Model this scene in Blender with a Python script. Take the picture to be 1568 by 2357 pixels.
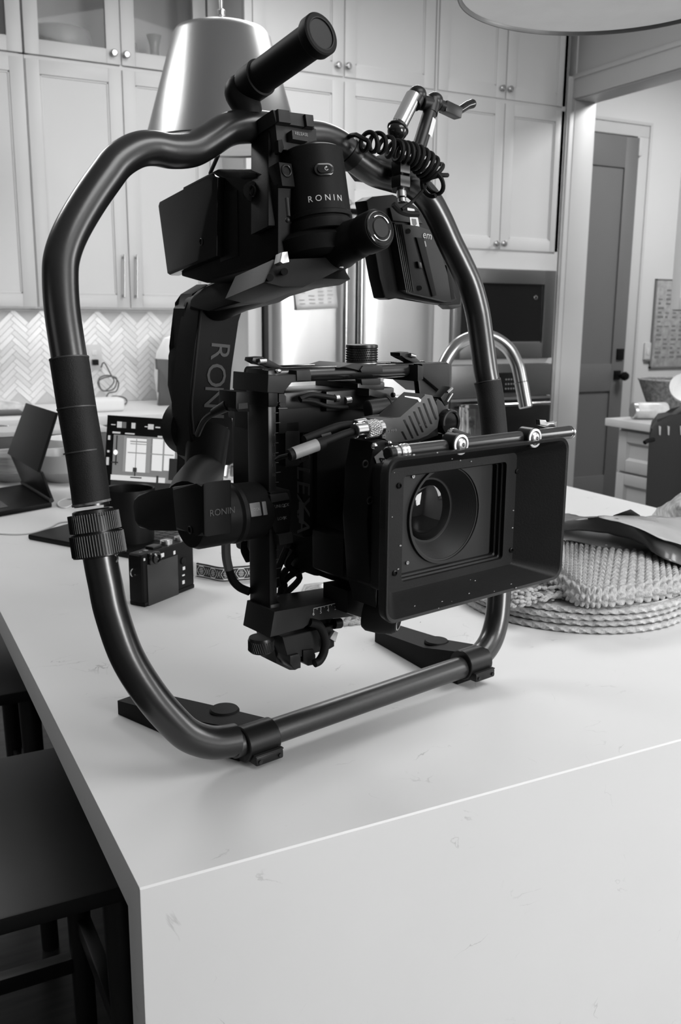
import bpy, bmesh, math, random
from math import sin, cos, pi, radians, sqrt, atan2
from mathutils import Vector, Matrix, noise
random.seed(7)
for _o in list(bpy.data.objects): bpy.data.objects.remove(_o, do_unlink=True)
S = bpy.context.scene
COL = S.collection
V = Vector
# ------------------------------------------------------------------ camera
CX, CY, FPX = 784.0, 1178.5, 2140.0
YAW, PITCH, ROLL = 0.47918204, 0.20993757, 0.00822091
CAM = V((0, 0, 1.36))
FW = V((sin(YAW)*cos(PITCH), cos(YAW)*cos(PITCH), -sin(PITCH)))
_r = V((cos(YAW), -sin(YAW), 0)); _u = _r.cross(FW)
RT = cos(ROLL)*_r + sin(ROLL)*_u
UP = -sin(ROLL)*_r + cos(ROLL)*_u
cd = bpy.data.cameras.new('camera'); cam = bpy.data.objects.new('camera', cd); COL.objects.link(cam)
cd.sensor_fit = 'HORIZONTAL'; cd.sensor_width = 36; cd.lens = FPX/1568*36; cd.clip_start = .02; cd.clip_end = 60
M4 = Matrix((RT, UP, -FW)).transposed().to_4x4(); M4.translation = CAM; cam.matrix_world = M4
S.camera = cam
cd.dof.use_dof = True; cd.dof.focus_distance = 0.98; cd.dof.aperture_fstop = 20
# ------------------------------------------------------------------ light
S.view_settings.view_transform = 'Standard'; S.view_settings.look = 'None'
S.view_settings.gamma = 1; S.view_settings.exposure = 0.0; S.view_settings.use_curve_mapping = False
W = bpy.data.worlds.new('world'); S.world = W; W.use_nodes = True
W.node_tree.nodes['Background'].inputs[0].default_value = (.8, .8, .8, 1)
W.node_tree.nodes['Background'].inputs[1].default_value = .35
def area(name, loc, aim, sx, sy, power):
    l = bpy.data.lights.new(name, 'AREA'); l.shape = 'RECTANGLE'; l.size = sx; l.size_y = sy; l.energy = power
    o = bpy.data.objects.new(name, l); COL.objects.link(o); o.location = loc
    o.rotation_euler = (V(aim)-V(loc)).to_track_quat('-Z', 'Y').to_euler(); return o
# daylight through the windows, recessed ceiling lamps, and added fill on the left
area('daylight_right', (3.50, .0, 1.75), (.9, .8, 1.0), 1.25, 1.15, 40)
area('fill_left', (-3.55, .6, 1.7), (0, .8, 1.0), 1.6, 1.3, 6)  # added fill for the island's left edge; this wall has no window
area('daylight_front', (2.1, -2.9, 1.8), (1.1, 1.5, 1.2), 1.3, 1.5, 150)
area('ceiling_lamp_kitchen', (1.75, 3.0, 2.93), (1.65, 2.8, 0), 1.4, .9, 33)
area('fill_ceiling_left', (-.3, 3.1, 2.93), (.1, 2.2, .4), 1.0, .8, 30)  # overhead fill added to brighten the left of the counter
area('ceiling_lamp_near', (1.3, -.2, 2.93), (1.1, .3, 0), 1.6, .9, 29)
area('ceiling_lamp_hall', (4.6, 3.3, 2.93), (4.6, 3.5, 0), .7, .7, 54)
area('under_cabinet_lamp', (0.8, 4.60, 1.362), (0.8, 4.66, 0.9), 2.2, .05, 2.3)
# ------------------------------------------------------------------ pixel rays to points on real planes
def ray(px, py): return FW + RT*((px-CX)/FPX) - UP*((py-CY)/FPX)
def wx(px, py, X): d = ray(px, py); return CAM + d*((X-CAM.x)/d.x)
def wy(px, py, Y): d = ray(px, py); return CAM + d*((Y-CAM.y)/d.y)
def wz(px, py, Z): d = ray(px, py); return CAM + d*((Z-CAM.z)/d.z)
def wd(px, py, D): return CAM + ray(px, py)*D
TH = radians(12)
OG = V((.462, .848, .914))
GM = Matrix.Translation(OG) @ Matrix.Rotation(TH, 4, 'Z')          # gimbal stand frame: x right, y back, z up
RM = GM @ Matrix.Translation((0, 0, .022)) @ Matrix.Rotation(radians(-12), 4, 'X')   # leaned-back ring frame
GI, RI = GM.inverted(), RM.inverted()
def _hit(I, px, py, ax, v):
    c = I @ CAM; d = I.to_3x3() @ ray(px, py); return c + d*((v-c[ax])/d[ax])
def g(px, py, y): return _hit(GI, px, py, 1, y)
def gx(px, py, x): return _hit(GI, px, py, 0, x)
def gz(px, py, z): return _hit(GI, px, py, 2, z)
def r(px, py, n=0): return _hit(RI, px, py, 1, n)
def rx(px, py, x): return _hit(RI, px, py, 0, x)
R2G = GI @ RM
def rg(px, py, n=0): return R2G @ r(px, py, n)
# ------------------------------------------------------------------ materials
MATS = {}
def mat(name, v, rough=.5, metal=0, var=0, vscale=8, bump=0, bscale=200, coat=0, emis=0, stretch=None, spec=.5, alpha=None, trans=0):
    if name in MATS: return MATS[name]
    m = bpy.data.materials.new(name); m.use_nodes = True; nt = m.node_tree; b = nt.nodes['Principled BSDF']
    b.inputs['Base Color'].default_value = (v, v, v, 1); b.inputs['Roughness'].default_value = rough
    b.inputs['Metallic'].default_value = metal; b.inputs['Coat Weight'].default_value = coat
    b.inputs['Specular IOR Level'].default_value = spec
    if trans: b.inputs['Transmission Weight'].default_value = trans; b.inputs['IOR'].default_value = 1.45
    if alpha is not None: b.inputs['Alpha'].default_value = alpha
    if emis: b.inputs['Emission Color'].default_value = (v, v, v, 1); b.inputs['Emission Strength'].default_value = emis
    tc = nt.nodes.new('ShaderNodeTexCoord'); mp = nt.nodes.new('ShaderNodeMapping'); nt.links.new(tc.outputs['Object'], mp.inputs[0])
    if stretch: mp.inputs['Scale'].default_value = stretch
    if var:
        n = nt.nodes.new('ShaderNodeTexNoise'); n.inputs['Scale'].default_value = vscale; n.inputs['Detail'].default_value = 4
        nt.links.new(mp.outputs[0], n.inputs['Vector'])
        rp = nt.nodes.new('ShaderNodeMapRange'); rp.inputs[1].default_value = .3; rp.inputs[2].default_value = .7
        rp.inputs[3].default_value = v*(1-var); rp.inputs[4].default_value = v*(1+var)
        nt.links.new(n.outputs[0], rp.inputs[0]); nt.links.new(rp.outputs[0], b.inputs['Base Color'])
    if bump:
        n2 = nt.nodes.new('ShaderNodeTexNoise'); n2.inputs['Scale'].default_value = bscale; n2.inputs['Detail'].default_value = 3
        nt.links.new(mp.outputs[0], n2.inputs['Vector'])
        bp = nt.nodes.new('ShaderNodeBump'); bp.inputs['Strength'].default_value = bump; bp.inputs['Distance'].default_value = .002
        nt.links.new(n2.outputs[0], bp.inputs['Height']); nt.links.new(bp.outputs[0], b.inputs['Normal'])
    MATS[name] = m; return m
CAB = mat('cabinet_paint', .53, .38, var=.02, vscale=3)
WALL = mat('wall_paint', .60, .6, var=.02, vscale=2, bump=.1, bscale=120)
TRIM = mat('trim_paint', .50, .4, var=.01)
DOORP = mat('door_paint', .13, .5, var=.03, vscale=2)
CEIL = mat('ceiling_paint', .7, .8, var=.01)
FLOORM = mat('dark_wood_floor', .05, .35, var=.35, vscale=6, stretch=(1, 8, 1))
CABIN = mat('cabinet_interior', .30, .6, var=.05)
DKCAB = mat('dark_stained_wood', .018, .4, var=.3, vscale=5, stretch=(1, 1, .2))
BLK = mat('black_plastic', .006, .42, spec=.13, var=.1, vscale=30)
BLKM = mat('black_anodised_metal', .008, .33, metal=.0, var=.1, vscale=20, spec=.3)
BLKG = mat('black_gloss', .008, .12)
BLKT = mat('black_gaffer_tape', .011, .6, spec=.2, var=.15, vscale=40, bump=.25, bscale=900)
RUB = mat('black_rubber', .006, .6, spec=.15)
GRYM = mat('dark_grey_metal', .018, .45, spec=.2, var=.1, vscale=30)
ROD = mat('polished_black_rod', .010, .2, spec=.9)
GRY = mat('grey_plastic', .09, .5, var=.05)
CHR = mat('polished_steel', .72, .16, metal=1)
SIL = mat('brushed_nickel', .55, .3, metal=1)
WHT = mat('white_print', .65, .5)
DIM = mat('dim_grey_print', .03, .5)
SOFT = mat('soft_grey_print', .22, .5)
PLATE = mat('switch_plate_plastic', .55, .4)
def steel(name, v=.62, rough=.28):
    m = mat(name, v, rough, metal=1, bump=.15, bscale=12, stretch=(60, 60, .3)); return m
STEEL = steel('stainless_steel')
STEELD = steel('dark_stainless_steel', .26, .33)
GLS = mat('clear_glass', .95, .02, trans=1, bump=.9, bscale=14)
def quartz(name, v):
    m = mat(name, v, .42, var=.035, vscale=2.2, spec=.25); nt = m.node_tree; b = nt.nodes['Principled BSDF']
    src = b.inputs['Base Color'].links[0].from_socket
    tc = nt.nodes.new('ShaderNodeTexCoord')
    # thin broken veins: narrow band of a distorted noise, masked by a second noise
    n1 = nt.nodes.new('ShaderNodeTexNoise'); n1.inputs['Scale'].default_value = 8.5; n1.inputs['Detail'].default_value = 7; n1.inputs['Distortion'].default_value = .9
    n2 = nt.nodes.new('ShaderNodeTexNoise'); n2.inputs['Scale'].default_value = 14; n2.inputs['Detail'].default_value = 3
    nt.links.new(tc.outputs['Object'], n1.inputs['Vector']); nt.links.new(tc.outputs['Object'], n2.inputs['Vector'])
    s = nt.nodes.new('ShaderNodeMath'); s.operation = 'SUBTRACT'; s.inputs[1].default_value = .5; nt.links.new(n1.outputs[0], s.inputs[0])
    a = nt.nodes.new('ShaderNodeMath'); a.operation = 'ABSOLUTE'; nt.links.new(s.outputs[0], a.inputs[0])
    mr = nt.nodes.new('ShaderNodeMapRange'); mr.inputs[1].default_value = 0; mr.inputs[2].default_value = .006; mr.inputs[3].default_value = 1; mr.inputs[4].default_value = 0
    nt.links.new(a.outputs[0], mr.inputs[0])
    mk = nt.nodes.new('ShaderNodeMapRange'); mk.inputs[1].default_value = .58; mk.inputs[2].default_value = .70; nt.links.new(n2.outputs[0], mk.inputs[0])
    mu = nt.nodes.new('ShaderNodeMath'); mu.operation = 'MULTIPLY'; nt.links.new(mr.outputs[0], mu.inputs[0]); nt.links.new(mk.outputs[0], mu.inputs[1])
    f = nt.nodes.new('ShaderNodeMath'); f.operation = 'MULTIPLY'; f.inputs[1].default_value = .5; nt.links.new(mu.outputs[0], f.inputs[0])
    mx = nt.nodes.new('ShaderNodeMix'); mx.data_type = 'RGBA'; nt.links.new(f.outputs[0], mx.inputs['Factor'])
    nt.links.new(src, mx.inputs['A']); mx.inputs['B'].default_value = (.12, .12, .12, 1)
    nt.links.new(mx.outputs['Result'], b.inputs['Base Color']); return m
QTZ = quartz('veined_quartz', .66)
# ------------------------------------------------------------------ mesh builder
def sm(pts, n=8, closed=False):
    """Catmull-Rom through points (any dimension as Vector or tuple)."""
    P = [V(p) for p in pts]; out = []; N = len(P)
    for i in range(N if closed else N-1):
        if closed: a, b, c, d = P[(i-1) % N], P[i], P[(i+1) % N], P[(i+2) % N]
        else: a, b, c, d = P[max(i-1, 0)], P[i], P[i+1], P[min(i+2, N-1)]
        for k in range(n):
            t = k/n
            out.append(.5*((2*b) + (c-a)*t + (2*a-5*b+4*c-d)*t*t + (3*b-a-3*c+d)*t**3))
    if not closed: out.append(P[-1])
    return out
class B:
    def __init__(s, F=None): s.bm = bmesh.new(); s.F = F or Matrix.Identity(4)
    def box(s, lo, hi, bev=0, rot=None, seg=2, mi=0):
        lo, hi = V(lo), V(hi)
        for i in range(3):
            if lo[i] > hi[i]: lo[i], hi[i] = hi[i], lo[i]
        c = (lo+hi)/2; d = hi-lo
        M = Matrix.Translation(c) @ (rot.to_4x4() if rot is not None else Matrix.Identity(4)) @ Matrix.Diagonal((*d, 1))
        rr = bmesh.ops.create_cube(s.bm, size=1, matrix=M)
        if bev:
            es = set(e for v in rr['verts'] for e in v.link_edges)
            bmesh.ops.bevel(s.bm, geom=list(es), offset=min(bev, min(d)*.45), segments=seg, affect='EDGES', profile=.6)
        return s
    def cyl(s, p0, p1, r0, r1=None, seg=24, bev=0, caps=True):
        p0, p1 = V(p0), V(p1); r1 = r0 if r1 is None else r1; ax = p1-p0; L = ax.length; ax.normalize()
        prof = [(0, r0), (L, r1)]
        if bev: prof = [(0, r0-bev), (bev, r0), (L-bev, r1), (L, r1-bev)]
        return s.lathe(p0, ax, prof, seg, caps)
    def lathe(s, p, ax, prof, seg=32, caps=True, sx=1):
        ax = V(ax).normalized(); u = ax.orthogonal().normalized(); v = ax.cross(u); p = V(p); rings = []
        for (t, rad) in prof:
            rings.append([s.bm.verts.new(p+ax*t+(u*cos(2*pi*k/seg)*sx+v*sin(2*pi*k/seg))*max(rad, 1e-5)) for k in range(seg)])
        for a, b in zip(rings, rings[1:]):
            for k in range(seg): s.bm.faces.new((a[k], a[(k+1) % seg], b[(k+1) % seg], b[k]))
        if caps:
            s.bm.faces.new(rings[0][::-1]); s.bm.faces.new(rings[-1])
        return s
    def tube(s, pts, rad, seg=16, caps=True, closed=False, flat=None):
        P = [V(p) for p in pts]; N = len(P); rings = []
        rr = rad if hasattr(rad, '__len__') else [rad]*N
        if len(rr) != N: rr = [rr[0]+(rr[-1]-rr[0])*i/(N-1) for i in range(N)]
        t0 = (P[1]-P[0]).normalized(); u = t0.orthogonal().normalized()
        if flat is not None: u = (V(flat)-t0*V(flat).dot(t0)).normalized()
        for i in range(N):
            a = P[(i-1) % N] if (closed or i) else P[0]; b = P[(i+1) % N] if (closed or i < N-1) else P[-1]
            t = (b-a).normalized(); u = (u-t*u.dot(t)).normalized(); v = t.cross(u)
            fu = 1
            rings.append([s.bm.verts.new(P[i]+(u*cos(2*pi*k/seg)+v*sin(2*pi*k/seg))*rr[i]) for k in range(seg)])
        rng = range(N) if closed else range(N-1)
        for i in rng:
            a, b = rings[i], rings[(i+1) % N]
            for k in range(seg): s.bm.faces.new((a[k], a[(k+1) % seg], b[(k+1) % seg], b[k]))
        if caps and not closed: s.bm.faces.new(rings[0][::-1]); s.bm.faces.new(rings[-1])
        return s
    def prism(s, pts, ext, bev=0, seg=2):
        """polygon (list of 3D points) extruded by vector ext"""
        ext = V(ext); a = [s.bm.verts.new(V(p)) for p in pts]; b = [s.bm.verts.new(V(p)+ext) for p in pts]
        n = len(a); fs = [s.bm.faces.new(a[::-1]), s.bm.faces.new(b)]
        for k in range(n): fs.append(s.bm.faces.new((a[k], a[(k+1) % n], b[(k+1) % n], b[k])))
        if bev:
            es = set(e for f in fs[:2] for e in f.edges)
            bmesh.ops.bevel(s.bm, geom=list(es), offset=bev, segments=seg, affect='EDGES', profile=.6)
        return s
    def frame(s, outer, inner):
        """ring of quads between two loops of equal length"""
        a = [s.bm.verts.new(V(p)) for p in outer]; b = [s.bm.verts.new(V(p)) for p in inner]; n = len(a)
        for k in range(n): s.bm.faces.new((a[k], a[(k+1) % n], b[(k+1) % n], b[k]))
        return s
    def loops(s, loops, closed=True, capA=False, capB=False):
        R_ = [[s.bm.verts.new(V(p)) for p in L] for L in loops]
        for a, b in zip(R_, R_[1:]):
            n = len(a)
            for k in range(n if closed else n-1): s.bm.faces.new((a[k], a[(k+1) % n], b[(k+1) % n], b[k]))
        if capA: s.bm.faces.new(R_[0][::-1])
        if capB: s.bm.faces.new(R_[-1])
        return s
    def sph(s, c, rad, seg=16, scale=(1, 1, 1)):
        bmesh.ops.create_uvsphere(s.bm, u_segments=seg, v_segments=seg//2+1, radius=rad, matrix=Matrix.Translation(V(c)) @ Matrix.Diagonal((*scale, 1))); return s
    def torus(s, c, ax, R_, r_, seg=40, sseg=10, a0=0, a1=2*pi, ref=None):
        ax = V(ax).normalized(); u = ax.orthogonal().normalized()
        if ref is not None: u = (V(ref)-ax*V(ref).dot(ax)).normalized()
        v = ax.cross(u); full = abs(a1-a0-2*pi) < 1e-4
        pts = [V(c)+(u*cos(a0+(a1-a0)*k/seg)+v*sin(a0+(a1-a0)*k/seg))*R_ for k in range(seg if full else seg+1)]
        return s.tube(pts, r_, sseg, closed=full)
    def text(s, txt, size, M, depth=.0003, align='CENTER', wrap=None):
        """text as mesh: M places local x (reading), y (up), z (out)"""
        c = bpy.data.curves.new('t', 'FONT'); c.body = txt; c.size = size; c.extrude = depth; c.align_x = align; c.align_y = 'CENTER'
        c.resolution_u = 3
        o = bpy.data.objects.new('t', c); COL.objects.link(o); bpy.context.view_layer.update()
        me = bpy.data.meshes.new_from_object(o.evaluated_get(bpy.context.evaluated_depsgraph_get()))
        for v in me.vertices:
            p = v.co.copy()
            if wrap: a = p.x/wrap; p = V((sin(a)*(wrap+p.z), p.y, cos(a)*(wrap+p.z)-wrap))
            v.co = M @ p
        s.bm.from_mesh(me); bpy.data.objects.remove(o, do_unlink=True); bpy.data.curves.remove(c); bpy.data.meshes.remove(me); return s
    def build(s, name, m, parent=None, smooth=True, ang=35, **tags):
        me = bpy.data.meshes.new(name)
        bmesh.ops.recalc_face_normals(s.bm, faces=s.bm.faces)
        s.bm.transform(s.F)
        if parent is None:
            xs = [v.co for v in s.bm.verts]; lo = V([min(c[i] for c in xs) for i in range(3)]); hi = V([max(c[i] for c in xs) for i in range(3)])
            org = V(((lo.x+hi.x)/2, (lo.y+hi.y)/2, lo.z))
        else:
            bpy.context.view_layer.update(); org = parent.matrix_world.translation.copy()
            q = parent
        s.bm.transform(Matrix.Translation(-org)); s.bm.to_mesh(me); s.bm.free()
        if smooth:
            for p in me.polygons: p.use_smooth = True
            try: me.set_sharp_from_angle(angle=radians(ang))
            except Exception: pass
        for mm in (m if isinstance(m, (list, tuple)) else [m]): me.materials.append(mm)
        o = bpy.data.objects.new(name, me); COL.objects.link(o)
        if parent is None: o.location = org
        else: o.parent = parent
        for k, v in tags.items(): o[k] = v
        return o
def ring_rect(b, x0, x1, z0, z1, cx_, cz_, rad, y, n=96):
    O_, I_ = [], []
    for k in range(n):
        a = 2*pi*k/n; c, s = cos(a), sin(a)
        t = min(((x1-cx_)/c if c > 1e-6 else (x0-cx_)/c if c < -1e-6 else 9), ((z1-cz_)/s if s > 1e-6 else (z0-cz_)/s if s < -1e-6 else 9))
        O_.append(V((cx_+c*t, y, cz_+s*t))); I_.append(V((cx_+c*min(rad, t*.999), y, cz_+s*min(rad, t*.999))))
    return b.frame(O_, I_)
def basis(o, xd, zd):
    """matrix with local x along xd, z along zd, origin o"""
    x = V(xd).normalized(); z = V(zd); z = (z-x*z.dot(x)).normalized(); y = z.cross(x)
    M = Matrix((x, y, z)).transposed().to_4x4(); M.translation = V(o); return M
def thing(name, label, cat, loc, group=None):
    o = bpy.data.objects.new(name, None); o.empty_display_size = .02; COL.objects.link(o); o.location = loc
    o['label'] = label; o['category'] = cat
    if group: o['group'] = group
    return o
def tag(o, label, cat, group=None, kind=None):
    o['label'] = label; o['category'] = cat
    if group: o['group'] = group
    if kind: o['kind'] = kind
    return o
def st(name, b, m, label=None, **k):
    o = b.build(name, m, **k); o['kind'] = 'structure'
    if label: o['label'] = label
    return o
def rrect(x0, x1, z0, z1, rad, y, n=5, axes=(0, 2, 1)):
    out = []
    for cx_, cz_, a0 in ((x1-rad, z1-rad, 0), (x0+rad, z1-rad, 90), (x0+rad, z0+rad, 180), (x1-rad, z0+rad, 270)):
        for k in range(n+1):
            a = radians(a0+90*k/n); p = [0, 0, 0]; p[axes[0]] = cx_+rad*cos(a); p[axes[1]] = cz_+rad*sin(a); p[axes[2]] = y; out.append(V(p))
    return out
# ------------------------------------------------------------------ room shell
Y0, Y1, X0, X1, ZC = -3.0, 4.76, -3.6, 6.2, 3.0
st('floor', B().box((X0, Y0, -.1), (X1, Y1, 0)), FLOORM, 'dark wood floor')
st('ceiling', B().box((X0, Y0, ZC), (X1, Y1, ZC+.1)), CEIL, 'white ceiling')
st('wall_left', B().box((X0-.1, Y0, 0), (X0, Y1, ZC)), mat('low_bounce_wall_paint', .12, .6), 'painted wall on the far left of the room')  # unseen wall, colour darkened to cut bounce onto the island's left edge
st('wall_front', B().box((X0, Y0-.1, 0), (X1, Y0, ZC)), WALL, 'painted wall behind the viewer')
st('wall_hall', B().box((X1, Y0, 0), (X1+.1, Y1, ZC)), WALL, 'painted wall at the far end of the hall')
# wall_back with the door opening
DX0, DX1, DZ = 3.75, 4.60, 2.485
bk = B(); bk.box((X0, Y1, 0), (DX0, Y1+.12, ZC)); bk.box((DX1, Y1, 0), (X1, Y1+.12, ZC)); bk.box((DX0, Y1, DZ), (DX1, Y1+.12, ZC))
st('wall_back', bk, WALL, 'pale wall behind the kitchen cabinets and the hall door')
bk = B(); bk.box((3.545, 4.15, 0), (3.685, Y1, ZC)); bk.box((3.545, Y0, 0), (3.685, 3.10, ZC))
st('wall_right', bk, WALL, 'wall between the kitchen and the hall')
# header beam over the opening with a stepped casing
bm_ = B(); bm_.box((3.55, 3.10, 2.50), (3.68, 4.15, ZC)); bm_.box((3.53, 3.10, 2.49), (3.545, 4.149, 2.60), .004); bm_.box((3.52, 3.10, 2.585), (3.546, 4.149, 2.61), .006)
bm_.box((3.545, 3.10, 2.485), (3.69, 4.15, 2.50), .002)
st('trim_1', bm_, TRIM, 'cased header beam over the opening to the hall')
t2 = B(); t2.box((3.545, 4.141, 0), (3.69, 4.151, 2.485), .002); t2.box((3.495, 4.144, 0), (3.547, 4.150, 2.60), .002); t2.box((3.507, 4.138, 0), (3.522, 4.146, 2.59), .003)
st('trim_2', t2, TRIM, 'white door jamb beside the oven cabinet')
# hall door and its casing
d = B(); y = 4.735
d.box((DX0, y, 0.01), (DX1-.012, y+.035, DZ-.012))
door = B(); 
def door_panels(b, x0, x1, z0, z1, y, rails, st_=.11, rec=.012):
    """stile and rail door face standing proud of a recessed panel; rails = list of (z0,z1)"""
    b.box((x0, y, z0), (x0+st_, y+rec, z1), .002); b.box((x1-st_, y, z0), (x1, y+rec, z1), .002)
    for a, c in rails: b.box((x0+st_, y, a), (x1-st_, y+rec, c), .002)
door_panels(d, DX0, DX1-.012, .01, DZ-.012, y-.012, [(.01, .30), (.87, 1.05), (DZ-.20, DZ-.012)])
dd = st('door_1', d, DOORP, 'grey three panel hall door')
hh = B(); hh.box((4.512, 4.712, 1.075), (4.572, 4.725, 1.148), .003); hh.build('deadbolt_keypad', BLK, dd)
hh = B(); hh.box((4.500, 4.712, .945), (4.556, 4.725, 1.005), .003); hh.cyl((4.545, 4.712, .97), (4.545, 4.68, .97), .010); hh.lathe((4.545, 4.69, .97), (0, -1, 0), [(0, .012), (.01, .026), (.028, .030), (.045, .022), (.05, .008)], 20)
hh.build('door_knob', BLK, dd)
c = B()
for x0, x1 in ((DX0-.10, DX0), (DX1, DX1+.105)):
    c.box((x0, 4.742, 0), (x1, 4.76, DZ+.0), .003)
    xo = x0 if x0 < DX0 else x1-.02
    c.box((xo, 4.732, 0), (xo+.02, 4.744, DZ+.075), .003)
c.box((DX0-.10, 4.742, DZ), (DX1+.105, 4.76, DZ+.09), .003); c.box((DX0-.10, 4.732, DZ+.07), (DX1+.105, 4.744, DZ+.09), .003)
c.box((DX1-.012, 4.74, 0), (DX1+.002, 4.80, DZ))
c.box((DX1-.02, 4.715, DZ-.12), (DX1+.012, 4.742, DZ-.01), .006)
st('trim_3', c, TRIM, 'white casing around the hall door')
b = B(); b.box((DX1+.105, 4.745, 0), (X1, 4.76, .14), .004); st('baseboard_back', b, TRIM, 'white baseboard of the hall wall')
# windows behind the viewer (seen only in reflections)
for i, (a, c2) in enumerate(((1.45, 2.75),)):
    w = B(); 
    for x in (a-.06, (a+c2)/2-.02, c2): w.box((x, Y0, .9), (x+.06 if x != (a+c2)/2-.02 else x+.04, Y0+.05, 2.5), .004)
    for z in (.9, 1.66, 2.44): w.box((a-.06, Y0, z), (c2+.06, Y0+.05, z+.06), .004)
    st('window_%d' % (i+1), w, TRIM, 'white window frame behind the viewer')
w = B()
for y in (-.75, -.03, .66): w.box((3.50, y, 1.0), (3.545, y+.06, 2.42), .004)
for z in (1.0, 2.36): w.box((3.50, -.75, z), (3.545, .72, z+.06), .004)
st('window_2', w, TRIM, 'white window frame on the right wall beside the viewer')
# ------------------------------------------------------------------ cabinets
def shaker(x0, x1, z0, z1, y, f=.058, glass=False):
    """door slab front at y (faces -y), frame proud, recessed panel"""
    b = B(); t = .02
    b.box((x0, y, z0), (x0+f, y+t, z1), .0015); b.box((x1-f, y, z0), (x1, y+t, z1), .0015)
    b.box((x0+f, y, z0), (x1-f, y+t, z0+f), .0015); b.box((x0+f, y, z1-f), (x1-f, y+t, z1), .0015)
    if not glass:
        b.box((x0+f, y+.009, z0+f), (x1-f, y+t, z1-f))
        # stepped inner moulding
        for q in ((x0+f, x0+f+.008, z0+f, z1-f), (x1-f-.008, x1-f, z0+f, z1-f)): b.box((q[0], y+.005, q[2]), (q[1], y+.012, q[3]), .002)
        for q in ((z0+f, z0+f+.008), (z1-f-.008, z1-f)): b.box((x0+f, y+.005, q[0]), (x1-f, y+.012, q[1]), .002)
    return b
def knob(px, py, y, parent):
    p = wy(px, py, y-.02); b = B(); b.lathe((p.x, y, p.z), (0, -1, 0), [(0, .007), (.012, .005), (.016, .013), (.024, .016), (.030, .011), (.031, .002)], 16)
    return b.build('knob', SIL, parent)
def pull(p0, p1, out, parent, m=None, rad=.005):
    p0, p1, out = V(p0), V(p1), V(out); d = (p1-p0).normalized(); b = B()
    b.cyl(p0+out-d*.012, p1+out+d*.012, rad, bev=.001, seg=14); b.cyl(p0, p0+out, rad*.9, seg=12); b.cyl(p1, p1+out, rad*.9, seg=12)
    return b.build('handle', m or SIL, parent)
YL, YM = 4.456, 4.149
ZS0, ZS1 = 2.425, 2.445      # gap between the door rows
def cab_body(x0, x1, y, z0, z1, glass=None, side=.018):
    b = B(); yb = 4.758
    b.box((x0, y+.021, z0), (x0+side, yb, z1)); b.box((x1-side, y+.021, z0), (x1, yb, z1))
    b.box((x0, y+.021, z0), (x1, yb, z0+side)); b.box((x0, y+.021, z1-side), (x1, yb, z1))
    b.box((x0, yb-.01, z0), (x1, yb, z1))
    b.box((x0, y+.0096, z0), (x1, y+.03, 2.44))
    if x0 > .5: b.box((1.180, y+.0096, 2.44), (1.194, y+.03, 2.95))
    if glass: b.box((x0, y+.021, glass-.01), (x1, yb, glass+.01))
    return b
glass_thin = mat('cabinet_glass', .9, .02, trans=1)
def glassdoor(x0, x1, z0, z1, y, parent):
    d = shaker(x0, x1, z0, z1, y, .062, True).build('glass_door', CAB, parent)
    B().box((x0+.06, y+.009, z0+.06), (x1-.06, y+.012, z1-.06)).build('pane', mat('door_pane', .35, .03, alpha=.12), d); return d
A = thing('wall_cabinet', 'white wall cabinet at the left edge, partly cut off by the photo', 'cabinet', (.4, 4.6, 1.372))
cab_body(-.10, .764, YL, 1.372, 2.95, 2.44).build('body', CAB, A)
cab = B().box((-.09, 4.6, 2.45), (.755, 4.75, 2.9)); 
for x0, x1 in ((-.095, .330), (.336, .760)):
    glassdoor(x0, x1, ZS1, 2.93, YL, A); dd = shaker(x0, x1, 1.38, ZS0, YL).build('door', CAB, A)
Bc = thing('wall_cabinet', 'white wall cabinet with bowl and bottles behind its glass doors', 'cabinet', (1.18, 4.6, 1.372))
cab_body(.766, 1.66, YL, 1.372, 2.95, 2.44).build('body', CAB, Bc)
d1 = glassdoor(.770, 1.184, ZS1, 2.93, YL, Bc); knob(263, 122, YL, d1)
d2 = glassdoor(1.190, 1.590, ZS1, 2.93, YL, Bc); knob(292, 126, YL, d2)
d1 = shaker(.770, 1.184, 1.38, ZS0, YL).build('door', CAB, Bc); d2 = shaker(1.190, 1.595, 1.38, ZS0, YL).build('door', CAB, Bc)
p0, p1 = wy(283, 592, YL), wy(283, 680, YL); pull((p0.x, YL, p0.z), (p1.x, YL, p1.z), (0, -.03, 0), d1)
p0, p1 = wy(312, 593, YL), wy(312, 681, YL); pull((p0.x, YL, p0.z), (p1.x, YL, p1.z), (0, -.03, 0), d2)
B().box((1.60, YL, 1.372), (1.66, YL+.02, 2.95)).build('filler_strip', CAB, Bc)
# tall section over the fridge
C_ = thing('fridge_cabinet', 'deep white cabinet built over and around the refrigerator', 'cabinet', (2.2, 4.4, 0))
b = B(); b.box((1.66, YM+.02, 0), (1.735, 4.758, 2.95)); b.box((2.655, YM+.02, 0), (2.672, 4.758, 2.95)); b.box((1.66, YM+.02, 1.86), (2.672, 4.758, 1.88)); b.box((1.66, YM+.02, 2.43), (2.672, 4.758, 2.445)); b.box((1.66, 4.74, 1.86), (2.672, 4.758, 2.95)); b.box((1.66, YM+.02, 2.93), (2.672, 4.758, 2.95))
b.box((1.66, YM, 0), (1.695, YM+.021, 2.95)); b.box((2.662, YM, 1.88), (2.672, YM+.021, 2.95)); b.box((1.66, YM+.0096, 1.86), (2.672, YM+.03, 2.95)); b.build('body', CAB, C_)
d1 = shaker(1.70, 2.152, ZS1, 2.93, YM).build('door', CAB, C_); knob(780, 150, YM, d1)
d2 = shaker(2.160, 2.655, ZS1, 2.93, YM).build('door', CAB, C_); knob(803, 152, YM, d2)
d1 = shaker(1.70, 2.152, 1.885, ZS0, YM).build('door', CAB, C_); 
d2 = shaker(2.160, 2.655, 1.885, ZS0, YM).build('door', CAB, C_); knob(803, 466, YM, d2); 
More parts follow.
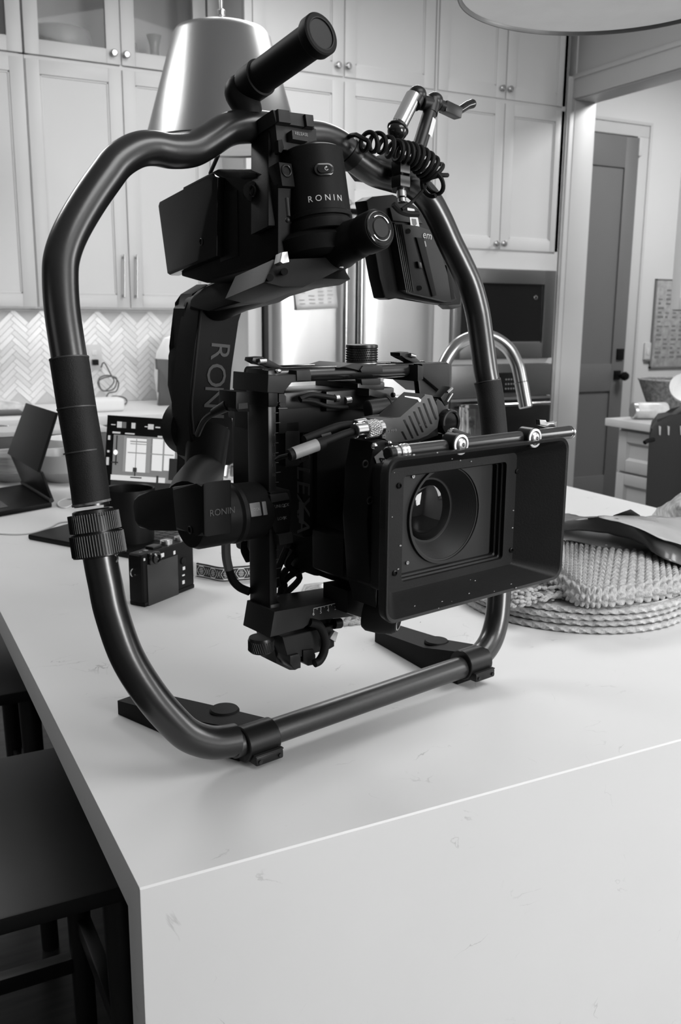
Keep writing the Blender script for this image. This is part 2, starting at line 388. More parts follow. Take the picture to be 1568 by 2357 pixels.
# oven tower
T = thing('oven_cabinet', 'white tall cabinet holding the microwave and wall oven', 'cabinet', (3.1, 4.4, 0))
b = B(); b.box((2.674, YM+.02, 0), (2.79, 4.758, 2.95)); b.box((3.463, YM+.02, 0), (3.492, 4.758, 2.95)); b.box((2.674, YM+.02, 1.60), (3.492, 4.758, 1.69)); b.box((2.79, YM+.02, 1.10), (3.463, 4.758, 1.128)); b.box((2.79, YM+.02, 0), (3.463, 4.758, .35)); b.box((2.674, 4.74, 0), (3.492, 4.758, 2.95)); b.box((2.674, YM+.02, 2.93), (3.492, 4.758, 2.95)); b.box((2.674, YM+.02, 2.425), (3.492, 4.758, 2.445))
b.box((2.673, YM+.0096, 1.60), (3.495, YM+.03, 2.95)); b.box((3.487, YM, 0), (3.495, YM+.03, 2.95)); b.box((2.674, YM, 0), (2.79, YM+.021, 1.69)); b.box((3.463, YM, 0), (3.492, YM+.021, 2.95)); b.box((2.79, YM, 1.602), (3.463, YM+.021, 1.69)); b.box((2.79, YM, 1.10), (3.463, YM+.021, 1.127))
b.build('body', CAB, T)
d1 = shaker(2.680, 3.088, ZS1, 2.93, YM).build('door', CAB, T); knob(1159, 203, YM, d1)
d2 = shaker(3.094, 3.485, ZS1, 2.93, YM).build('door', CAB, T); knob(1177, 205, YM, d2)
d1 = shaker(2.680, 3.088, 1.70, ZS0, YM).build('door', CAB, T); knob(1145, 561, YM, d1)
d2 = shaker(3.094, 3.485, 1.70, ZS0, YM).build('door', CAB, T); knob(1162, 561, YM, d2)
shaker(2.80, 3.455, .06, .34, YM).build('drawer', CAB, T)
# refrigerator
Fr = thing('refrigerator', 'stainless steel french door refrigerator with vertical bar handles', 'refrigerator', (2.2, 4.4, 0))
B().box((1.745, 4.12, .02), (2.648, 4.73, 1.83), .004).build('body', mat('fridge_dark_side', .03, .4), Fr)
def fdoor(x0, x1, z0, z1):
    b = B(); n = 14; L = []
    for k in range(n+1):
        x = x0+(x1-x0)*k/n; t = abs(2*k/n-1); yy = 4.055-.012*(1-t**4)+(.02*(t**10)); L.append((x, yy))
    pts = [V((x, y, z0)) for x, y in L]+[V((x1, 4.115, z0)), V((x0, 4.115, z0))]
    return b.prism(pts, (0, 0, z1-z0))
fl = fdoor(1.748, 2.190, .70, 1.82).build('door', STEEL, Fr); fr_ = fdoor(2.203, 2.645, .70, 1.82).build('door', STEEL, Fr)
fdoor(1.748, 2.645, .10, .69).build('freezer_drawer', STEEL, Fr)
HND = mat('handle_steel', .40, .2, metal=1)
for x, pa in ((wy(796, 700, 4.0).x, fl), (wy(831, 700, 4.0).x, fr_)):
    b = B(); b.cyl((x, 4.0, .78), (x, 4.0, 1.74), .0155, bev=.002); b.cyl((x, 4.0, .84), (x, 4.05, .84), .009); b.cyl((x, 4.0, 1.68), (x, 4.05, 1.68), .009); b.build('handle', HND, pa)
# paper on the fridge with two dark magnets
P = lambda px, py: wy(px, py, 4.034)
pt_ = [P(672, 600), P(770, 592), P(775.5, 709), P(681, 714)]
rows = []
for k in range(9):
    t = k/8; a = pt_[0].lerp(pt_[3], t); c = pt_[1].lerp(pt_[2], t); rows.append([a.lerp(c, s/6)+V((0, -.012*t**3-.002*sin(s), 0)) for s in range(7)])
b = B(); b.loops(rows, closed=False); pap = b.build('paper_note', mat('note_paper', .60, .6), None); sd = pap.modifiers.new('s', 'SOLIDIFY'); sd.thickness = .0006
tag(pap, 'printed paper sheet stuck on the left refrigerator door', 'paper')
b = B()
for i in range(11):
    for j in range(4):
        if random.random() < .15: continue
        t = .12+i*.075; w0 = .08+j*.23; a = pt_[0].lerp(pt_[3], t); c = pt_[1].lerp(pt_[2], t)
        p = a.lerp(c, w0); q = a.lerp(c, w0+random.uniform(.08, .16)); o = V((0, -.012*t**3-.004, 0))
        b.box(V((p.x, p.y+o.y-.0006, p.z-.0016)), V((q.x, p.y+o.y, p.z+.0016)))
b.build('printed_lines', mat('faded_ink', .28, .6), pap)
# microwave
Mw = thing('microwave_oven', 'built-in dark steel microwave oven with black glass', 'microwave', (3.1, 4.2, 1.13))
b = B(); fx0, fx1, fz0, fz1 = 2.792, 3.461, 1.13, 1.60; y = 4.12
for q in ((fx0, fx0+.05, fz0, fz1), (fx1-.075, fx1, fz0, fz1), (fx0+.05, fx1-.075, fz1-.075, fz1), (fx0+.05, fx1-.075, fz0, fz0+.085)): b.box((q[0], y, q[2]), (q[1], y+.04, q[3]), .003)
b.build('trim_frame', STEELD, Mw); B().box((fx0+.05, y+.012, fz0+.085), (fx1-.075, y+.5, fz1-.075)).build('glass_door', BLKG, Mw)
B().box((fx0+.055, y+.008, fz0+.083), (fx1-.08, y+.013, fz0+.090)).build('lower_edge', SIL, Mw)
b = B(); b.torus((3.335, 4.117+.012, 1.455), (0, 1, 0), .010, .002, 20, 6); b.build('badge', CHR, Mw)
# wall oven
Ov = thing('wall_oven', 'built-in wall oven with black glass and bar handle under the microwave', 'oven', (3.1, 4.2, .36))
B().box((2.792, 4.115, .925), (3.461, 4.7, 1.098), .003).build('control_panel', STEELD, Ov)
b = B(); b.box((3.0, 4.110, .945), (3.25, 4.116, 1.055), .001); dsp = b.build('display', BLKG, Ov)
b = B()
for i in range(5):
    for j in range(3): b.box((3.14+i*.018, 4.109, .965+j*.025), (3.148+i*.018, 4.1102, .972+j*.025))
b.build('keypad_marks', SOFT, dsp)
B().box((2.792, 4.115, .36), (3.461, 4.7, .915), .003).build('oven_door', BLKG, Ov)
pull((2.84, 4.115, .885), (3.41, 4.115, .885), (0, -.045, 0), Ov, CHR, .010)
B().box((2.792, 4.112, .908), (3.461, 4.117, .922)).build('vent_strip', SIL, Ov)
# glassware behind the glass doors
b = B(); c0 = wy(165, 96, 4.58); c0.z = 2.452
b.lathe((.955, 4.61, 2.452), (0, 0, 1), [(0, .075), (.01, .095), (.04, .125), (.09, .138), (.13, .132), (.14, .128), (.138, .122), (.09, .128), (.02, .09), (.012, 0)], 40, caps=False)
tag(b.build('serving_bowl', mat('speckled_stoneware', .26, .35, var=.15, vscale=90), None), 'large grey stoneware bowl inside the glass door wall cabinet', 'bowl')
b = B(); b.lathe((1.270, 4.60, 2.452), (0, 0, 1), [(0, .034), (.10, .035), (.125, .03), (.14, .014), (.19, .013), (.215, .015), (.216, .003)], 24); bt = b.build('glass_bottle', mat('bottle_glass', .25, .15, var=.1), None); tag(bt, 'slim glass bottle with dark cap inside the wall cabinet', 'bottle')
B().cyl((1.270, 4.60, 2.452+.165), (1.270, 4.60, 2.452+.216), .0165, bev=.002).build('cap', mat('bottle_cap', .06, .4), bt)
b = B(); b.lathe((1.385, 4.60, 2.452), (0, 0, 1), [(0, .032), (.03, .036), (.07, .028), (.10, .02), (.13, .022), (.17, .034), (.175, .036), (.172, .033), (.13, .019), (.10, .017), (.06, .024), (.012, .03), (.01, 0)], 28, caps=False)
tag(b.build('glass_carafe', mat('smoky_glass', .22, .1), None), 'waisted glass carafe with flared lip inside the wall cabinet', 'carafe')
# ------------------------------------------------------------------ herringbone backsplash
tm = [mat('tile_%d' % i, v, .18) for i, v in enumerate((.66, .70, .74, .61))]; GR = mat('tile_grout', .52, .8)
b = B(); bmx = b.bm; w = .0235; n = 4; ca = cos(pi/4); zc_, xc_ = 1.14, .5
mi_list = []
for rr_ in range(-75, 76):
    for m_ in range(-9, 10):
        for hv in (0, 1):
            x0 = rr_+2*n*m_; y0 = rr_
            if hv == 0: a0, a1, b0, b1 = x0, x0+n, y0, y0+1
            else: a0, a1, b0, b1 = x0, x0+1, y0+1, y0+1+n
            cxm, cym = (a0+a1)/2*w, (b0+b1)/2*w; X = xc_+(cxm-cym)*ca; Z = zc_+(cxm+cym)*ca
            if not (-.9 < X < 1.68 and .935 < Z < 1.345): continue
            gp_ = .0012; pts = []
            for (a, c) in ((a0*w+gp_, b0*w+gp_), (a1*w-gp_, b0*w+gp_), (a1*w-gp_, b1*w-gp_), (a0*w+gp_, b1*w-gp_)): pts.append(V((xc_+(a-c)*ca, 4.7545, zc_+(a+c)*ca)))
            f0 = len(bmx.faces); b.prism(pts, (0, .0045, 0)); mi = random.choice((0, 0, 1, 1, 2, 3)); bmx.faces.ensure_lookup_table()
            for f in bmx.faces[f0:]: f.material_index = mi
tl = b.build('herringbone_backsplash', tm, None, smooth=False); tag(tl, 'pale marble herringbone tile backsplash behind the counter', 'backsplash'); tl['kind'] = 'structure'
B().box((-.95, 4.757, .914), (1.66, 4.7585, 1.372)).build('grout', GR, tl)
b = B(); b.box((-.2, 4.57, 1.362), (1.55, 4.60, 1.372), .002); o = b.build('under_cabinet_light_strip', mat('strip_housing', .7, .4), None); tag(o, 'thin light strip under the left wall cabinets', 'light strip')
# ------------------------------------------------------------------ back counter
Cb = thing('base_cabinet', 'white base cabinet run along the back wall under the tiles', 'cabinet', (.5, 4.4, 0))
B().box((-1.2, 4.14, .1), (1.655, 4.755, .872)).build('body', CAB, Cb)
for k, x in enumerate((-1.19, -.72, -.25, .22, .70, 1.18)):
    dr = shaker(x, x+.46, .70, .865, 4.119, .04).build('drawer', CAB, Cb); pull((x+.17, 4.119, .785), (x+.29, 4.119, .785), (0, -.025, 0), dr)
    shaker(x, x+.46, .11, .69, 4.119).build('door', CAB, Cb)
o = B().box((-1.2, 4.09, .874), (1.657, 4.753, .914), .003).build('back_countertop', QTZ); tag(o, 'pale quartz worktop along the tiled back wall', 'countertop')
# outlet with black plug and tangled cord
ol = B().box((1.035, 4.748, 1.075), (1.110, 4.7545, 1.20), .002).build('wall_outlet', PLATE); tag(ol, 'white wall outlet on the tiles with a black plug in it', 'outlet')
b = B()
for z in (1.115, 1.16): b.box((1.060, 4.7455, z-.013), (1.085, 4.749, z+.013), .003)
b.build('socket', WHT, ol)
cp = [(1.072, 4.70, 1.125), (1.085, 4.66, 1.09)]
pl = B().box((1.058, 4.715, 1.100), (1.086, 4.745, 1.128), .004).build('power_adapter', RUB); tag(pl, 'black plug in the wall outlet with a tangled dark cord', 'plug')
K = lambda px, py, y=4.66: wy(px, py, y)
cord = [K(233, 845, 4.715), K(240, 835), K(255, 862), K(262, 880), K(240, 900), K(225, 880), K(245, 868), K(268, 870), K(262, 895), K(235, 898), K(228, 872), K(250, 864), K(272, 878), K(268, 900), K(250, 905), K(245, 920)]
for q in ((262, 912), (285, 915), (292, 925), (280, 933), (262, 932), (245, 916), (225, 920), (205, 930)): p = wz(q[0], q[1], .92) if q[1] > 930 else wy(q[0], q[1], 4.62); cord.append(p)
B().tube(sm(cord, 6), .0035, 8).build('power_cord', mat('grey_cord', .09, .5), pl)
# grey panel leaning on the backsplash, white appliance hump and items
b = B(); YP_ = wz(390, 933, .9145).y; q = [wy(x, y, YP_) for x, y in ((361, 826), (405, 829), (414, 931), (366, 933), (370, 905), (366, 903), (368, 852), (362, 850))]
b.prism(q, (0, .03, 0), .001); tag(b.build('organizer_panel', mat('slate_grey_plastic', .05, .45)), 'notched dark grey panel standing on the back worktop', 'stand')
b = B(); b.lathe((1.49, 4.56, .914), (0, 0, 1), [(0, .12), (.01, .15), (.14, .165), (.25, .15), (.32, .11), (.345, .05), (.348, .001)], 40); tag(b.build('kettle_cover', mat('white_enamel', .72, .35)), 'large rounded white appliance on the back worktop behind the gimbal arm', 'appliance')
b = B(); p = wz(285, 965, .914); b.box((p.x-.10, 4.25, .914), (p.x+.09, 4.36, .975), .02, seg=4); tag(b.build('paper_towel_pack', mat('tissue_white', .74, .7, bump=.5, bscale=40)), 'white soft pack lying on the back worktop above the laptop', 'pack')
b = B(); b.box((-.15, 4.25, .914), (.64, 4.36, .932), .006); tag(b.build('serving_tray', mat('tray_black', .03, .4)), 'long dark tray on the back worktop at the left', 'tray')
b = B(); b.prism([(.30, 4.4, .914), (.68, 4.4, .914), (.66, 4.4, .95), (.45, 4.4, .99), (.34, 4.4, .95)], (0, .12, 0), .01); tag(b.build('bread_bag', mat('cloudy_plastic', .5, .3, var=.3, vscale=20)), 'crumpled pale bag on the back worktop at the left', 'bag')
# ------------------------------------------------------------------ right side peninsula, wall cabinet, poster
Pn = thing('drawer_cabinet', 'white drawer base cabinet at the hall opening', 'cabinet', (3.28, 2.6, 0))
B().box((3.02, 1.6, .10), (3.54, 3.10, .874)).build('body', CAB, Pn)
def shakerX(y0, y1, z0, z1, x, f=.05):
    b = B(); t = .02
    b.box((x-t, y0, z0), (x, y0+f, z1), .003); b.box((x-t, y1-f, z0), (x, y1, z1), .003); b.box((x-t, y0+f, z0), (x, y1-f, z0+f), .003); b.box((x-t, y0+f, z1-f), (x, y1-f, z1), .003)
    b.box((x-t+.010, y0+f, z0+f), (x, y1-f, z1-f))
    o0 = [V((x-t, y0+f, z0+f)), V((x-t, y1-f, z0+f)), V((x-t, y1-f, z1-f)), V((x-t, y0+f, z1-f))]; i0 = [p+V((.010, s1*.012, s2*.012)) for p, (s1, s2) in zip(o0, ((1, 1), (-1, 1), (-1, -1), (1, -1)))]
    b.frame(o0, i0); return b
for y0 in (2.46, 1.80):
    for z0, z1 in ((.685, .865), (.43, .675), (.14, .42)):
        shakerX(y0, y0+.63, z0, z1, 3.02).build('drawer', CAB, Pn)
o = B().box((2.966, 1.5, .880), (3.56, 3.147, .914), .004).build('side_countertop', mat('pale_worktop', .62, .3, var=.05)); tag(o, 'pale worktop over the white drawers near the hall', 'countertop')
Uc = thing('wall_cabinet', 'white wall cabinet at the right edge above the side worktop', 'cabinet', (3.4, 2.7, 1.385))
B().box((3.25, 2.3, 1.385), (3.545, 3.075, 2.48), .002).build('body', CAB, Uc)
shakerX(2.70, 3.07, 1.39, 2.47, 3.25).build('door', CAB, Uc); shakerX(2.32, 2.69, 1.39, 2.47, 3.25).build('door', CAB, Uc)
B().box((3.30, 2.5, 1.372), (3.34, 3.04, 1.386)).build('light_strip', mat('lit_strip', .9, .5, emis=2.0), Uc)
# poster (calendar sheet) on the hall wall
q = [wy(1519, 637, 4.752), wy(1600, 640, 4.752), wy(1600, 862, 4.752), wy(1507, 846, 4.752)]; x0 = 4.855; x1 = 5.35
po = B().box((x0, 4.748, 1.02), (x1, 4.757, 1.60), .001).build('wall_poster', mat('poster_paper', .33, .5, var=.25, vscale=25)); tag(po, 'framed grey chart with small writing on the hall wall', 'poster')
b = B(); b.box((x0-.008, 4.745, 1.012), (x0+.004, 4.758, 1.608)); b.box((x0-.008, 4.745, 1.012), (x1, 4.758, 1.022)); b.box((x0-.008, 4.745, 1.60), (x1, 4.758, 1.608)); b.build('frame', mat('poster_edge', .16, .5), po)
b = B()
for i in range(16):
    z = 1.08+i*.03
    for j in range(6):
        xx = x0+.03+j*.07
        if random.random() < .75: b.box((xx, 4.7472, z), (xx+random.uniform(.02, .055), 4.7482, z+random.uniform(.006, .016)))
b.build('printed_marks', mat('poster_ink', .17, .6), po)
sw = B().box((4.790, 4.748, 1.07), (4.850, 4.757, 1.185), .003).build('light_switch', PLATE); tag(sw, 'pale light switch plate on the hall wall beside the poster', 'light switch')
b = B(); b.box((4.812, 4.745, 1.105), (4.830, 4.749, 1.150), .001); b.build('rocker', WHT, sw); B().box((4.795, 4.742, 1.06), (4.845, 4.750, 1.075), .002).build('lower_tab', mat('tab_grey', .16, .5), sw)
# basket, jar, bowl on the side worktop
bk = thing('woven_basket', 'tapered grey woven basket on the side worktop', 'basket', (3.20, 2.93, .914))
b = B(); L = []; bc = wz(1527, 952, .914); bc.z = .914
for k in range(25):
    t = k/24; rr_ = .060+.062*t; z = .914+.16*t; sc = 1
    L.append([bc+V((cos(a)*rr_*1.02*(1+.012*sin(a*36+(k % 2)*pi)), sin(a)*rr_*(1+.012*sin(a*36+(k % 2)*pi)), z-.914)) for a in [2*pi*j/120 for j in range(120)]])
for k in range(8): t = 1-k/8*.9; rr_ = .054+.058*t; L.append([bc+V((cos(a)*rr_, sin(a)*rr_, .16*t)) for a in [2*pi*j/120 for j in range(120)]])
b.loops(L, True, True, True); b.build('basket_body', mat('grey_wicker', .14, .7, var=.5, vscale=70, bump=.8, bscale=150), bk)
b = B(); b.torus(bc+V((0, 0, .16)), (0, 0, 1), .122, .005, 60, 8); b.build('rim', mat('grey_wicker_light', .25, .7, var=.4, vscale=80), bk)
b = B(); p = wz(1460, 965, .914); p.z = .952; ax = V((.80, -.30, 0)).normalized(); b.lathe(p, ax, [(0, .024), (.004, .034), (.02, .037), (.14, .037), (.145, .034), (.146, .001)], 28); jr = b.build('storage_jar', mat('jar_label', .60, .3, var=.2, vscale=20)); tag(jr, 'jar lying on its side on the side worktop next to the basket', 'jar')
B().lathe(p-ax*.012, ax, [(0, .032), (.003, .036), (.016, .036), (.017, .02)], 28).build('lid', SIL, jr)
b = B(); p = wy(1562, 893, 2.72); b.lathe(p+V((.03, .0, -.03)), V((-.45, -.65, .55)), [(0, .02), (.02, .05), (.05, .065), (.06, .067), (.055, .062), (.02, .045), (.006, 0)], 32, caps=False); tag(b.build('white_bowl', mat('white_ceramic', .75, .2)), 'tilted white bowl behind the basket at the right edge', 'bowl')
# black bag with handle slots in front of the drawers
bg = thing('tote_bag', 'tall black bag with slotted carry handles in front of the drawers', 'bag', (2.84, 2.42, 0))
def K2(px, py, Y=2.45): return wy(px, py, Y)
b = B(); body = [K2(1493, 1260), K2(1488, 1120), K2(1494, 1010), K2(1497, 985), K2(1512, 965), K2(1545, 962), K2(1570, 945), K2(1640, 955), K2(1660, 985), K2(1668, 1260)]
body[0].z = 0; body[-1].z = 0
b.prism(body, (.17, .16, 0), .012); b.build('bag_body', mat('black_nylon', .010, .5, bump=.4, bscale=30), bg)
b = B()
for px in (1519, 1539, 1568):
    b.prism([K2(px-2, 980, 2.447), K2(px+3, 982, 2.447), K2(px+2, 1002, 2.447), K2(px-1, 1001, 2.447)], (0, .004, 0))
b.build('handle_slot', mat('slot_grey', .38, .5), bg)
B().tube([K2(1484, 1019, 2.42), K2(1492, 1014, 2.42), K2(1504, 1012, 2.44)], .008, 10).build('strap_buckle', RUB, bg)
# ------------------------------------------------------------------ pendant lamps
def pendant(cx_, cy_, zb, label):
    Pd = thing('pendant_lamp', label, 'lamp', (cx_, cy_, zb), 'pendant lamps over the island'); c = V((cx_, cy_, 0))
    b = B(); b.lathe((cx_, cy_, zb), (0, 0, 1), [(0, .205), (.004, .207), (.27, .128), (.283, .118), (.288, .104), (.289, .02), (.286, .02), (.283, .10), (.265, .122), (.004, .201), (0, .203), (0, .205)], 72, caps=False)
    b.build('lamp_shade', mat('brushed_lamp_metal', .34, .33, metal=1, bump=.05, bscale=50), Pd)
    B().lathe((cx_, cy_, zb+.005), (0, 0, 1), [(0, .001), (0, .2), (.003, .2), (.003, .001)], 64, caps=False).build('diffuser', mat('frosted_diffuser', .55, .5, emis=.22, var=.06, vscale=12, bump=.2, bscale=300), Pd)  # faint emission added to brighten the underside, in place of counter bounce
    b = B(); b.lathe((cx_, cy_, zb+.287), (0, 0, 1), [(0, .016), (.012, .012), (.014, .004), (.03, .004), (.034, .011), (.045, .012), (.05, .005), (.07, .0055), (ZC-zb-.30, .0055)], 16); b.build('stem', SIL, Pd)
    B().cyl((cx_, cy_, ZC-.03), (cx_, cy_, ZC), .06, bev=.004).build('canopy', SIL, Pd)
    return Pd
pendant(.935, 2.50, 1.80, 'cone metal pendant lamp hanging behind the gimbal top handle')
pendant(.975, 1.09, 1.80, 'large metal pendant lamp cut by the top right corner of the photo')
# ------------------------------------------------------------------ island
IX0, IX1, IY0, IY1, ZT = .1640, 1.670, .655, 3.05, .914
b = B(); b.prism([(IX0, IY0, 0), (IX0, IY0+.04, 0), (IX0, IY0+.04, ZT-.04), (IX0, IY1, ZT-.04), (IX0, IY1, ZT), (IX0, IY0+.0015, ZT), (IX0, IY0, ZT-.0015)], (IX1-IX0, 0, 0), .0012)
isl = b.build('island_countertop', QTZ); tag(isl, 'white veined quartz island top with waterfall end panel', 'countertop')
Ib = thing('island_cabinet', 'dark stained island base cabinet under the quartz top', 'cabinet', (1.1, 1.8, 0))
B().box((.56, IY0+.045, .09), (1.64, IY1-.03, ZT-.042)).build('body', DKCAB, Ib)
for k in range(4):
    y0 = IY0+.06+k*.57
    b = B(); x = .56
    for a, c, z0, z1 in ((y0, y0+.55, .10, .66), (y0, y0+.55, .68, .865)):
        b.box((x-.02, a, z0), (x, a+.06, z1), .002); b.box((x-.02, c-.06, z0), (x, c, z1), .002); b.box((x-.02, a, z0), (x, c, z0+.05), .002); b.box((x-.02, a, z1-.05), (x, c, z1), .002); b.box((x-.008, a, z0), (x, c, z1))
    d = b.build('door', DKCAB, Ib)
    for yy in (y0+.18, y0+.36): B().lathe((x-.02, yy, .772), (-1, 0, 0), [(0, .006), (.014, .006), (.02, .013), (.028, .012), (.03, .002)], 14).build('knob', SIL, d)
# counter stools tucked under the overhang on the left side
def stool(y, label):
    PAD = mat('dark_seat_fabric', .045, .7)
    s = thing('counter_stool', label, 'stool', (.05, y, 0), 'dark stools tucked under the island')
    seat = B(); seat.box((-.30, y-.225, .598), (.33, y+.225, .622), .004); seat.build('seat', DKCAB, s); B().lathe((-.08, y, .622), (0, 0, 1), [(0, .175), (.012, .182), (.024, .172), (.03, .12), (.031, .001)], 48).build('seat_pad', PAD, s)
    for dx in (-.19, .27):
        for dy in (-.17, .17): B().cyl((dx, y+dy, 0), (dx*.96, y+dy*.95, .60), .018, .022, 12).build('leg', DKCAB, s)
    b = B()
    for dy in (-.17, .17): b.box((-.19, y+dy-.012, .22), (.27, y+dy+.012, .25), .003)
    for dx in (-.19, .27): b.box((dx-.012, y-.17, .30), (dx+.012, y+.17, .33), .003)
    b.build('stretcher', DKCAB, s)
    return s
stool(1.325, 'dark wooden counter stool nearest the waterfall end')
stool(2.05, 'dark wooden counter stool farther along the island')
# ------------------------------------------------------------------ things standing on the island, left side
# folded tablet on keyboard stand
tb = thing('tablet', 'black tablet on folding keyboard stand at the left edge', 'tablet', (.30, 2.25, ZT))
hl, hr = wz(52, 1114, ZT+.012), wz(119, 1156, ZT+.012)
f1 = wz(-60, 1200, ZT+.012); f2 = wz(-120, 1120, ZT+.012)
b = B(); b.prism([hl-V((0, 0, .012)), hr-V((0, 0, .012)), hr+(V((-.30, -.14, 0)))-V((0, 0, .012)), hl+V((-.30, -.14, 0))-V((0, 0, .012))], (0, 0, .012), .003); b.build('keyboard_base', BLK, tb)
b = B(); d1 = (hr-hl); d2 = V((-.30, -.14, 0))
for i in range(5):
    for j in range(12):
        o = hl+d1*(.10+.8*j/12)+d2*(.32+.1*i); b.prism([o, o+d1*.055, o+d1*.055+d2*.075, o+d2*.075], (0, 0, .0015))
b.build('keyboard_keys', mat('key_plastic', .05, .5), tb)
B().prism([hl+d2*.99, hr+d2*.99, hr+d2, hl+d2], (0, 0, .002)).build('light_edge', WHT, tb)
m1, m2 = wy(23, 1046, hl.y+.03), wy(93, 1088, hr.y+.03)
t1, t2 = wy(66, 929, hl.y-.01), wy(136, 951, hr.y-.01)
n_ = (m2-m1).cross(hl-m1).normalized()*.007
b = B(); b.prism([hl, hr, m2, m1], n_, .002); b.build('stand_flap', BLK, tb)
n_ = (m2-m1).cross(t1-m1).normalized()*.008
sc = B().prism([m1, m2, t2, t1], n_, .003).build('tablet_body', BLK, tb)
p = t1.lerp(m1, .12)+(t2-t1)*.05; q = t1.lerp(m1, .34)+(t2-t1)*.05
B().tube([t1.lerp(t2, .10).lerp(m1.lerp(m2, .10), .03), t1.lerp(t2, .06).lerp(m1.lerp(m2, .06), .22)], .0035, 8).build('camera_bump', SIL, tb)
B().tube([hl+V((0, 0, .004)), hr+V((0, 0, .004))], .0055, 10).build('hinge', GRYM, tb)
# laptop with lit screen
C0 = V((.279, 1.888, ZT)); da = V((.805, .593, 0)); db = V((.52, -.854, 0))
lp = thing('laptop', 'open black laptop with a lit photo editing screen', 'laptop', tuple(C0))
DP = .22
b = B(); b.prism([C0, C0+db*.32, C0+db*.32+da*DP, C0+da*DP], (0, 0, .011), .003); b.build('keyboard_base', BLK, lp)
b = B()
for i in range(6):
    for j in range(13):
        o = C0+V((0, 0, .011))+da*(.10+.018*i)+db*(.02+.0215*j); b.prism([o, o+db*.018, o+db*.018+da*.015, o+da*.015], (0, 0, .0012))
b.build('keyboard_keys', mat('key_plastic', .05, .5), lp)
B().prism([C0+V((0, 0, .0112))+da*.015+db*.11, C0+V((0, 0, .0112))+da*.015+db*.21, C0+V((0, 0, .0112))+da*.085+db*.21, C0+V((0, 0, .0112))+da*.085+db*.11], (0, 0, .0004)).build('touchpad', GRYM, lp)
# screen plane: vertical-ish plane through hinge along db
hb = C0+da*DP+V((0, 0, .012)); nrm = V((-.805, -.593, 0))
back = V((.10, .07, 1)).normalized(); pn = db.cross(back).normalized()
def scr(px, py, off=0):
    d = ray(px, py); t = ((hb-CAM).dot(pn))/d.dot(pn); return CAM+d*t-d.normalized()*off
TL, TR, BL = scr(247, 955), scr(520, 973), scr(236, 1150)
ex = (TR-TL).normalized(); ey = (TL-BL); 
BLb = hb+ex*((BL-hb).dot(ex)); 
def sq(b, px0, py0, px1, py1, off=.0012):
    """rectangle on the screen between two corner positions, following the slanted screen edges"""
    s = .066; b.bm.faces.new([b.bm.verts.new(scr(*q, off)) for q in ((px0, py0), (px1, py0+(px1-px0)*s), (px1-(py1-py0)*.05, py1+(px1-px0)*s), (px0-(py1-py0)*.05, py1))])
b = B(); b.prism([TL+(TR-TL)*.0, TR, TR-ey*1.0, TL-ey], ex.cross(ey).normalized()*-.006*(1 if ex.cross(ey).normalized().dot(CAM-TL) > 0 else -1), .002)
sc = b.build('screen_lid', BLKG, lp)
def em(name, v): return mat('screen_'+name, v, .4, emis=.9)
def quads(name, v, L):
    b = B()
    for q in L: sq(b, *q)
    b.build(name, em(name, v), sc, smooth=False)
quads('photo_wall', .16, [(262, 1000, 410, 1112)])
b = B(); 
def sq2(L, name, v, off):
    b = B()
    for q in L: sq(b, *q, off)
    b.build(name, em(name, v), sc, smooth=False)
sq2([(292, 1008, 338, 1085), (352, 1010, 376, 1083), (380, 1011, 404, 1083)], 'photo_windows', .62, .0020)
sq2([(339, 1008, 348, 1088), (376.5, 1010, 380, 1083), (286, 1004, 291, 1085), (314, 1010, 316, 1080), (294, 1040, 400, 1042.5), (300, 1014, 348, 1017), (300, 1020, 350, 1022)], 'photo_window_bars', .22, .0026)
sq2([(255, 1092, 380, 1104)], 'photo_table', .55, .0028)
sq2([(255, 1104, 400, 1125), (268, 1002, 271, 1070), (256, 1062, 272, 1065), (390, 1055, 408, 1105)], 'photo_dark_shapes', .02, .0030)
sq2([(306, 1076, 315, 1086), (309, 1086, 312, 1096), (300, 1097, 326, 1100), (360, 1095, 365, 1112)], 'photo_vase', .03, .0036)
sq2([(270, 970, 281, 984), (303, 973, 312, 986), (341, 976, 354, 988), (374, 979, 383, 982), (374, 984, 383, 987), (256, 976, 266, 978), (333, 981, 340, 983), (358, 982, 369, 985), (259, 993, 277, 997), (288, 996, 310, 999), (363, 1003, 374, 1007), (392, 1005, 404, 1009), (249, 1002, 254, 1012), (247, 1036, 252, 1041), (245, 1052, 251, 1070)], 'tool_icons', .42, .0020)
sq2([(282, 971, 291, 985)], 'tool_icons_dim', .10, .0020)
b = B()
for a in range(1):
    c_ = scr(266, 1041, .0032); pts = [scr(266+5*cos(t*2*pi/16), 1041+6*sin(t*2*pi/16), .0034) for t in range(16)]; b.bm.faces.new([b.bm.verts.new(p) for p in pts])
b.build('photo_lamp_glow', em('glow', .9), sc, smooth=False)
# black tumbler in front of the laptop
p = wz(302, 1268, ZT); fd = V((p.x, p.y, 0)).normalized(); c = p+fd*.048
h = wy(300, 1122, c.y-.0).z-ZT
mg = B().lathe(c, (0, 0, 1), [(0, .040), (.004, .045), (h-.003, .050), (h, .049), (h-.002, .046), (.01, .042), (.009, 0)], 48, caps=False).build('tumbler', BLK); tag(mg, 'wide black cylinder tumbler in front of the laptop', 'cup')
